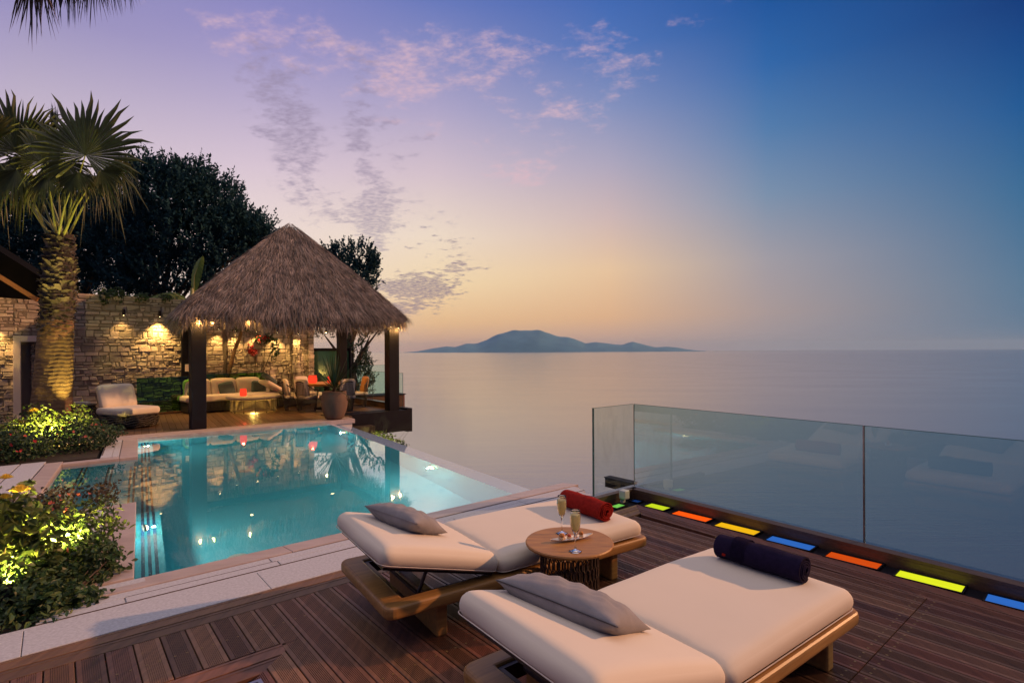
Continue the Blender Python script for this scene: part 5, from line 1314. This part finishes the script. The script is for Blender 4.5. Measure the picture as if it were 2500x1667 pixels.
# ------------------------------------------------------------------ potted yucca
PC=U(5.25,13.06,0)
t=thing('terracotta_pot','ribbed terracotta pot at the end of the far pool coping','pot',PC)
prof=[(.001,0),(.17,0),(.19,.02)]
for i in range(27):
    f=i/26; rr=.19+.125*math.sin(math.pi*(.06+f*.66))**1.0+ .006*math.cos(f*math.pi*22); prof.append((rr,.03+.60*f))
prof+=[(.285,.655),(.29,.67),(.285,.685),(.25,.685),(.245,.64),(.001,.62)]
mb=MB(); mb.lathe(prof,40); obj('vessel',mb,M['terracotta'],t,smooth=True)
mb=MB()
for s in (-1,1): mb.tube([(s*.30,0,.46),(s*.36,0,.50),(s*.36,0,.55),(s*.29,0,.58)],.016,6)
obj('handles',mb,M['terracotta'],t,smooth=True)
t=thing('yucca_plant','spiky yucca growing in the ribbed terracotta pot','yucca',PC+Vector((0,0,.62)))
mb=MB(); r=random.Random(9)
for i in range(95):
    w=r.uniform(0,6.283); el=R(r.choice([r.uniform(50,88),r.uniform(15,60),r.uniform(-10,30)])); L_=r.uniform(.55,1.05)*(1 if el>R(35) else .7)
    d=Vector((math.cos(w)*math.cos(el),math.sin(w)*math.cos(el),math.sin(el))); sdv=d.cross(Vector((0,0,1))).normalized(); up_=sdv.cross(d)
    b0=Vector((0,0,.12))+d*.02; wd=r.uniform(.012,.02); dr=.22*L_*(1-math.sin(max(0,el)))
    pts=[b0,b0+d*L_*.35-Vector((0,0,dr*.1)),b0+d*L_*.7-Vector((0,0,dr*.5)),b0+d*L_-Vector((0,0,dr*1.1))]
    mb.add([pts[0]-sdv*wd*.6,pts[0]+sdv*wd*.6,pts[1]+sdv*wd,pts[1]-sdv*wd,pts[2]+sdv*wd*.7,pts[2]-sdv*wd*.7,pts[3]],[(0,1,2,3),(3,2,4,5),(5,4,6)])
obj('leaves',mb,M['leafdeep'],t)
mb=MB(); mb.tube([(0,0,0),(0,0,.2)],[.05,.04],8); obj('stem',mb,M['bark'],t)

# ------------------------------------------------------------------ house eave at the left border
t=thing('house_roof','corner of a dark house roof with an orange lit fascia board','roof',P3(-60,600,12))
A_=P3(-120,550,11.6);B_=P3(88,680,12.0)
dv=(B_-A_).normalized(); nv=dv.cross(Vector((0,1,0))).normalized()
mb=MB(); 
def slabpts(o1,o2,back): 
    return [A_+nv*o1,B_+nv*o1,B_+nv*o2,A_+nv*o2]+[q_+Vector((0,back,0)) for q_ in (A_+nv*o1,B_+nv*o1,B_+nv*o2,A_+nv*o2)]
bx=[(0,1,2,3),(7,6,5,4),(0,4,5,1),(1,5,6,2),(2,6,7,3),(3,7,4,0)]
s_=1 if nv.z>0 else -1
mb.add(slabpts(0,-s_*.10,.05),bx); obj('fascia',mb,M['fascia'],t,True)
mb=MB(); mb.add(slabpts(s_*.005,s_*.42,.35),bx); obj('roof_slope',mb,M['roofdark'],t,True)
mb=MB(); mb.add([A_+Vector((0,.06,-.1)),B_+Vector((-.05,.06,-.03)),B_+Vector((-.05,.06,-.04)),A_+Vector((0,.06,-1.1)),A_+Vector((0,.4,-.1)),B_+Vector((-.05,.4,-.03)),B_+Vector((-.05,.4,-.04)),A_+Vector((0,.4,-1.1))],bx); obj('gable_board',mb,M['roofdark'],t,True)
light('SPOT',A_+Vector((.9,-.8,-.75)),13,(1,.5,.12),t,.05,A_.lerp(B_,.8),90,.8)

# ------------------------------------------------------------------ garden beds
mb=MB(MPV); mb.prism([(-3.6,10.98),(-.1,10.98),(-.1,12.75),(-.6,13.25),(-3.6,13.9)],-.3,-.03); obj('far_bed_soil',mb,M['soil'],kind='structure')
mb=MB(MU); mb.prism([(-3.2,4.37),(-.0,4.37),(.12,4.6),(.30,6.2),(.30,7.05),(-.7,7.25),(-3.4,7.0)],-.3,-.03); obj('near_bed_soil',mb,M['soil'],kind='structure')
mb=MB(MPV); mb.prism([(-6,13.25),(-1.0,13.25),(-1.0,17.4),(-6,17.4)],-.2,-.04); obj('side_path',mb,M['marble'],kind='structure')
def A(a,b,z): return tuple(PV(a,b,z))
def bush(label,blobs,m,seed,ln,wd,name='flowering_shrub',cat='shrub',group=None,extra=None,nst=6,base=None,shell=.35):
    c0=blobs[0][0]; t=thing(name,label,cat,(c0[0],c0[1],-.03),0,group)
    leaves('foliage',blobs,m,t,ln,wd,seed,shell=shell)
    r=random.Random(seed); tops=[]
    for i in range(nst):
        b=r.choice(blobs); tops.append(tuple(b[0][k]+r.uniform(-.6,.6)*b[1][k] for k in range(3)))
    stems('stems',t,base or (c0[0],c0[1],-.05),tops,.012,M['bark'],seed)
    if extra: leaves('blossoms',extra[0],extra[1],t,extra[2],extra[3],seed+100)
    return t
g='shrubs in the far flower bed'
bush('dark green shrub in the far bed beside the pool corner',[(A(-.38,12.0,.22),(.50,.62,.34),1500),(A(-.15,12.3,.18),(.35,.4,.24),500)],M['leafdeep'],201,.055,.035,group=g,extra=([(A(-.4,11.7,.35),(.5,.5,.2),16)],M['pinkpetal'],.045,.04))
bush('dark shrub in the far bed, middle of its front row',[(A(-1.15,11.55,.20),(.55,.48,.32),1500),(A(-1.7,11.5,.16),(.45,.4,.26),800)],M['leafdeep'],202,.055,.035,group=g,extra=([(A(-1.3,11.25,.28),(.7,.3,.2),22)],M['redpetal'],.05,.045))
bush('dark low shrub in the far bed at the left border',[(A(-2.5,11.6,.18),(.6,.5,.3),1200),(A(-3.1,11.8,.15),(.5,.5,.26),500)],M['leafdeep'],203,.055,.035,group=g)
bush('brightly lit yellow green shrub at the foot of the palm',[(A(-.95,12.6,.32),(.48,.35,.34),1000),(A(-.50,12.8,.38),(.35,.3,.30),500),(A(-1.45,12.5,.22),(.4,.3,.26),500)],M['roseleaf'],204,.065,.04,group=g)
tr_=bush('tall rose with pale yellow blooms left of the palm trunk',[(tuple(P3(75,955,9.9)),(.20,.18,.30),110),(tuple(P3(55,1000,9.8)),(.35,.25,.30),260),(tuple(P3(30,985,9.9)),(.25,.2,.3),120)],M['leafmid'],205,.07,.04,name='rose_bush',cat='rose bush',base=tuple(P3(60,1050,9.8)),group=g)
def rose(parent,p,r_,seed,m=M['petal']):
    rr=random.Random(seed); mb=MB(Matrix.Translation(p))
    for ring,(k,rad,h) in enumerate(((5,1.0,.25),(5,.72,.5),(4,.45,.7),(3,.22,.8))):
        for i in range(k):
            w=2*math.pi*i/k+ring*.6+rr.uniform(-.15,.15); 
            def f(a,b,w=w,rad=rad,h=h):
                ww=w+(a-.5)*1.5*(.5+.5*b); q_=b**.8; edge=1-.25*abs(2*a-1)**3
                return (r_*rad*q_*math.cos(ww)*edge,r_*rad*q_*math.sin(ww)*edge,r_*(h*b*edge+.05*math.sin(a*9)*b))
            mb.grid(f,6,4)
    return obj('bloom',mb,m,parent,True,smooth=True)
for i,(px,py,d,s) in enumerate(((77,942,9.85,.10),(42,968,9.85,.085),(40,1010,9.6,.06))): rose(tr_,P3(px,py,d),s,300+i)
# near bed
g='shrubs in the near flower bed'
bush('large dark green leafy shrub at the lower left of the picture',[((-3.02,3.50,-.02),(.20,.22,.20),1100),((-2.86,3.62,-.03),(.13,.15,.13),420),((-3.26,3.72,.02),(0.25,0.28,0.24),2300),((-3.52,3.38,-.02),(0.26,0.23,0.22),1700),((-3.09,4.05,.05),(0.16,0.23,0.22),800)],M['leafmid'],211,.046,.030,group=g,nst=14,extra=([((-3.34,3.9,.18),(0.33,0.25,0.09),5)],M['pinkpetal'],.035,.03))
bush('dense dark shrub behind the lower left one, next to the stone strip',[((-3.56,4.25,.10),(0.30,0.33,0.27),2000),((-3.89,3.75,.06),(0.33,0.29,0.27),1300)],M['leafmid'],212,.045,.032,group=g,nst=12)
bush('russet tipped shrub leaning over the pool coping',[((-4.36,5.15,.22),(0.23,0.25,0.18),430),((-4.12,5.45,.24),(0.18,0.21,0.14),200),((-4.69,4.95,.25),(0.23,0.20,0.16),300),((-4.49,4.9,.05),(0.26,0.27,0.22),700)],M['leafred'],213,.042,.028,group=g,nst=16,extra=([((-4.24,5.2,.25),(0.29,0.25,0.14),7)],M['pinkpetal'],.03,.03),shell=.2)
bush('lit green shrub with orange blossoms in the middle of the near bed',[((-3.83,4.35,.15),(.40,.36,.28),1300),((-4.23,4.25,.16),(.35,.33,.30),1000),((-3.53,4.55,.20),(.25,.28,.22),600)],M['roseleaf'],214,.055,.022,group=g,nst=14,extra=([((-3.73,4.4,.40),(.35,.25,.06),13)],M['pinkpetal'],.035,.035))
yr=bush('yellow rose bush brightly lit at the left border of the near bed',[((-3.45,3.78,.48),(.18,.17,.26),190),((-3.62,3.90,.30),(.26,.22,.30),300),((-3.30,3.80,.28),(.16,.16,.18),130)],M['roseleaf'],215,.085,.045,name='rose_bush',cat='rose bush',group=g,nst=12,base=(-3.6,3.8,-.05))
for i,(px,py,d,s) in enumerate(((45,1125,3.65,.062),(12,1095,3.75,.045),(10,1140,3.7,.045))): rose(yr,P3(px,py,d),s,310+i)
def gspot(label,p,tgt,e,ang=80,col=(1,.74,.16)):
    t=thing('garden_spotlight',label,'garden light',p,0,'small spotlights in the flower beds')
    d=(Vector(tgt)-Vector(p)).normalized(); Mx=Matrix.Translation(p)@d.to_track_quat('Z','Y').to_matrix().to_4x4()
    mb=MB(Mx); mb.lathe([(.001,-.09),(.03,-.09),(.036,0),(.032,0),(.03,-.02),(.001,-.02)],14); obj('housing',mb,M['black'],t,True)
    mb=MB(Mx); mb.lathe([(.001,-.012),(.03,-.010)],14); obj('lens',mb,M['warm'],t,True)
    mb=MB(); mb.tube([Vector(p)-d*.05,(p[0],p[1],-.05)],.008,6); obj('stake',mb,M['black'],t,True)
    light('SPOT',Vector(p)+d*.02,e,col,t,.02,tgt,ang,.6); return t
gspot('garden spotlight aimed up the palm trunk from the bed',(-9.12,11.38,.12),(-9.52,11.5,2.6),240,52)
gspot('added spotlight in the bed aimed at the palm leaves',(-8.7,10.5,.14),(-9.55,11.3,7.0),1400,34)  # extra lamp put in to brighten the palm crown
gspot('garden spotlight among the leaves near the yellow roses',(-3.32,3.58,.12),(-3.5,3.85,.6),240,120)
gspot('garden spotlight low in the near bed, beneath the roses',(-3.36,3.98,.24),(-3.6,4.35,.6),260,150)
gspot('garden spotlight in the far bed among the lit shrub',tuple(PV(-.80,11.9,.42)),tuple(PV(-.75,12.7,.5)),260,130)
# drop the sub-frame prototypes that carry no mesh
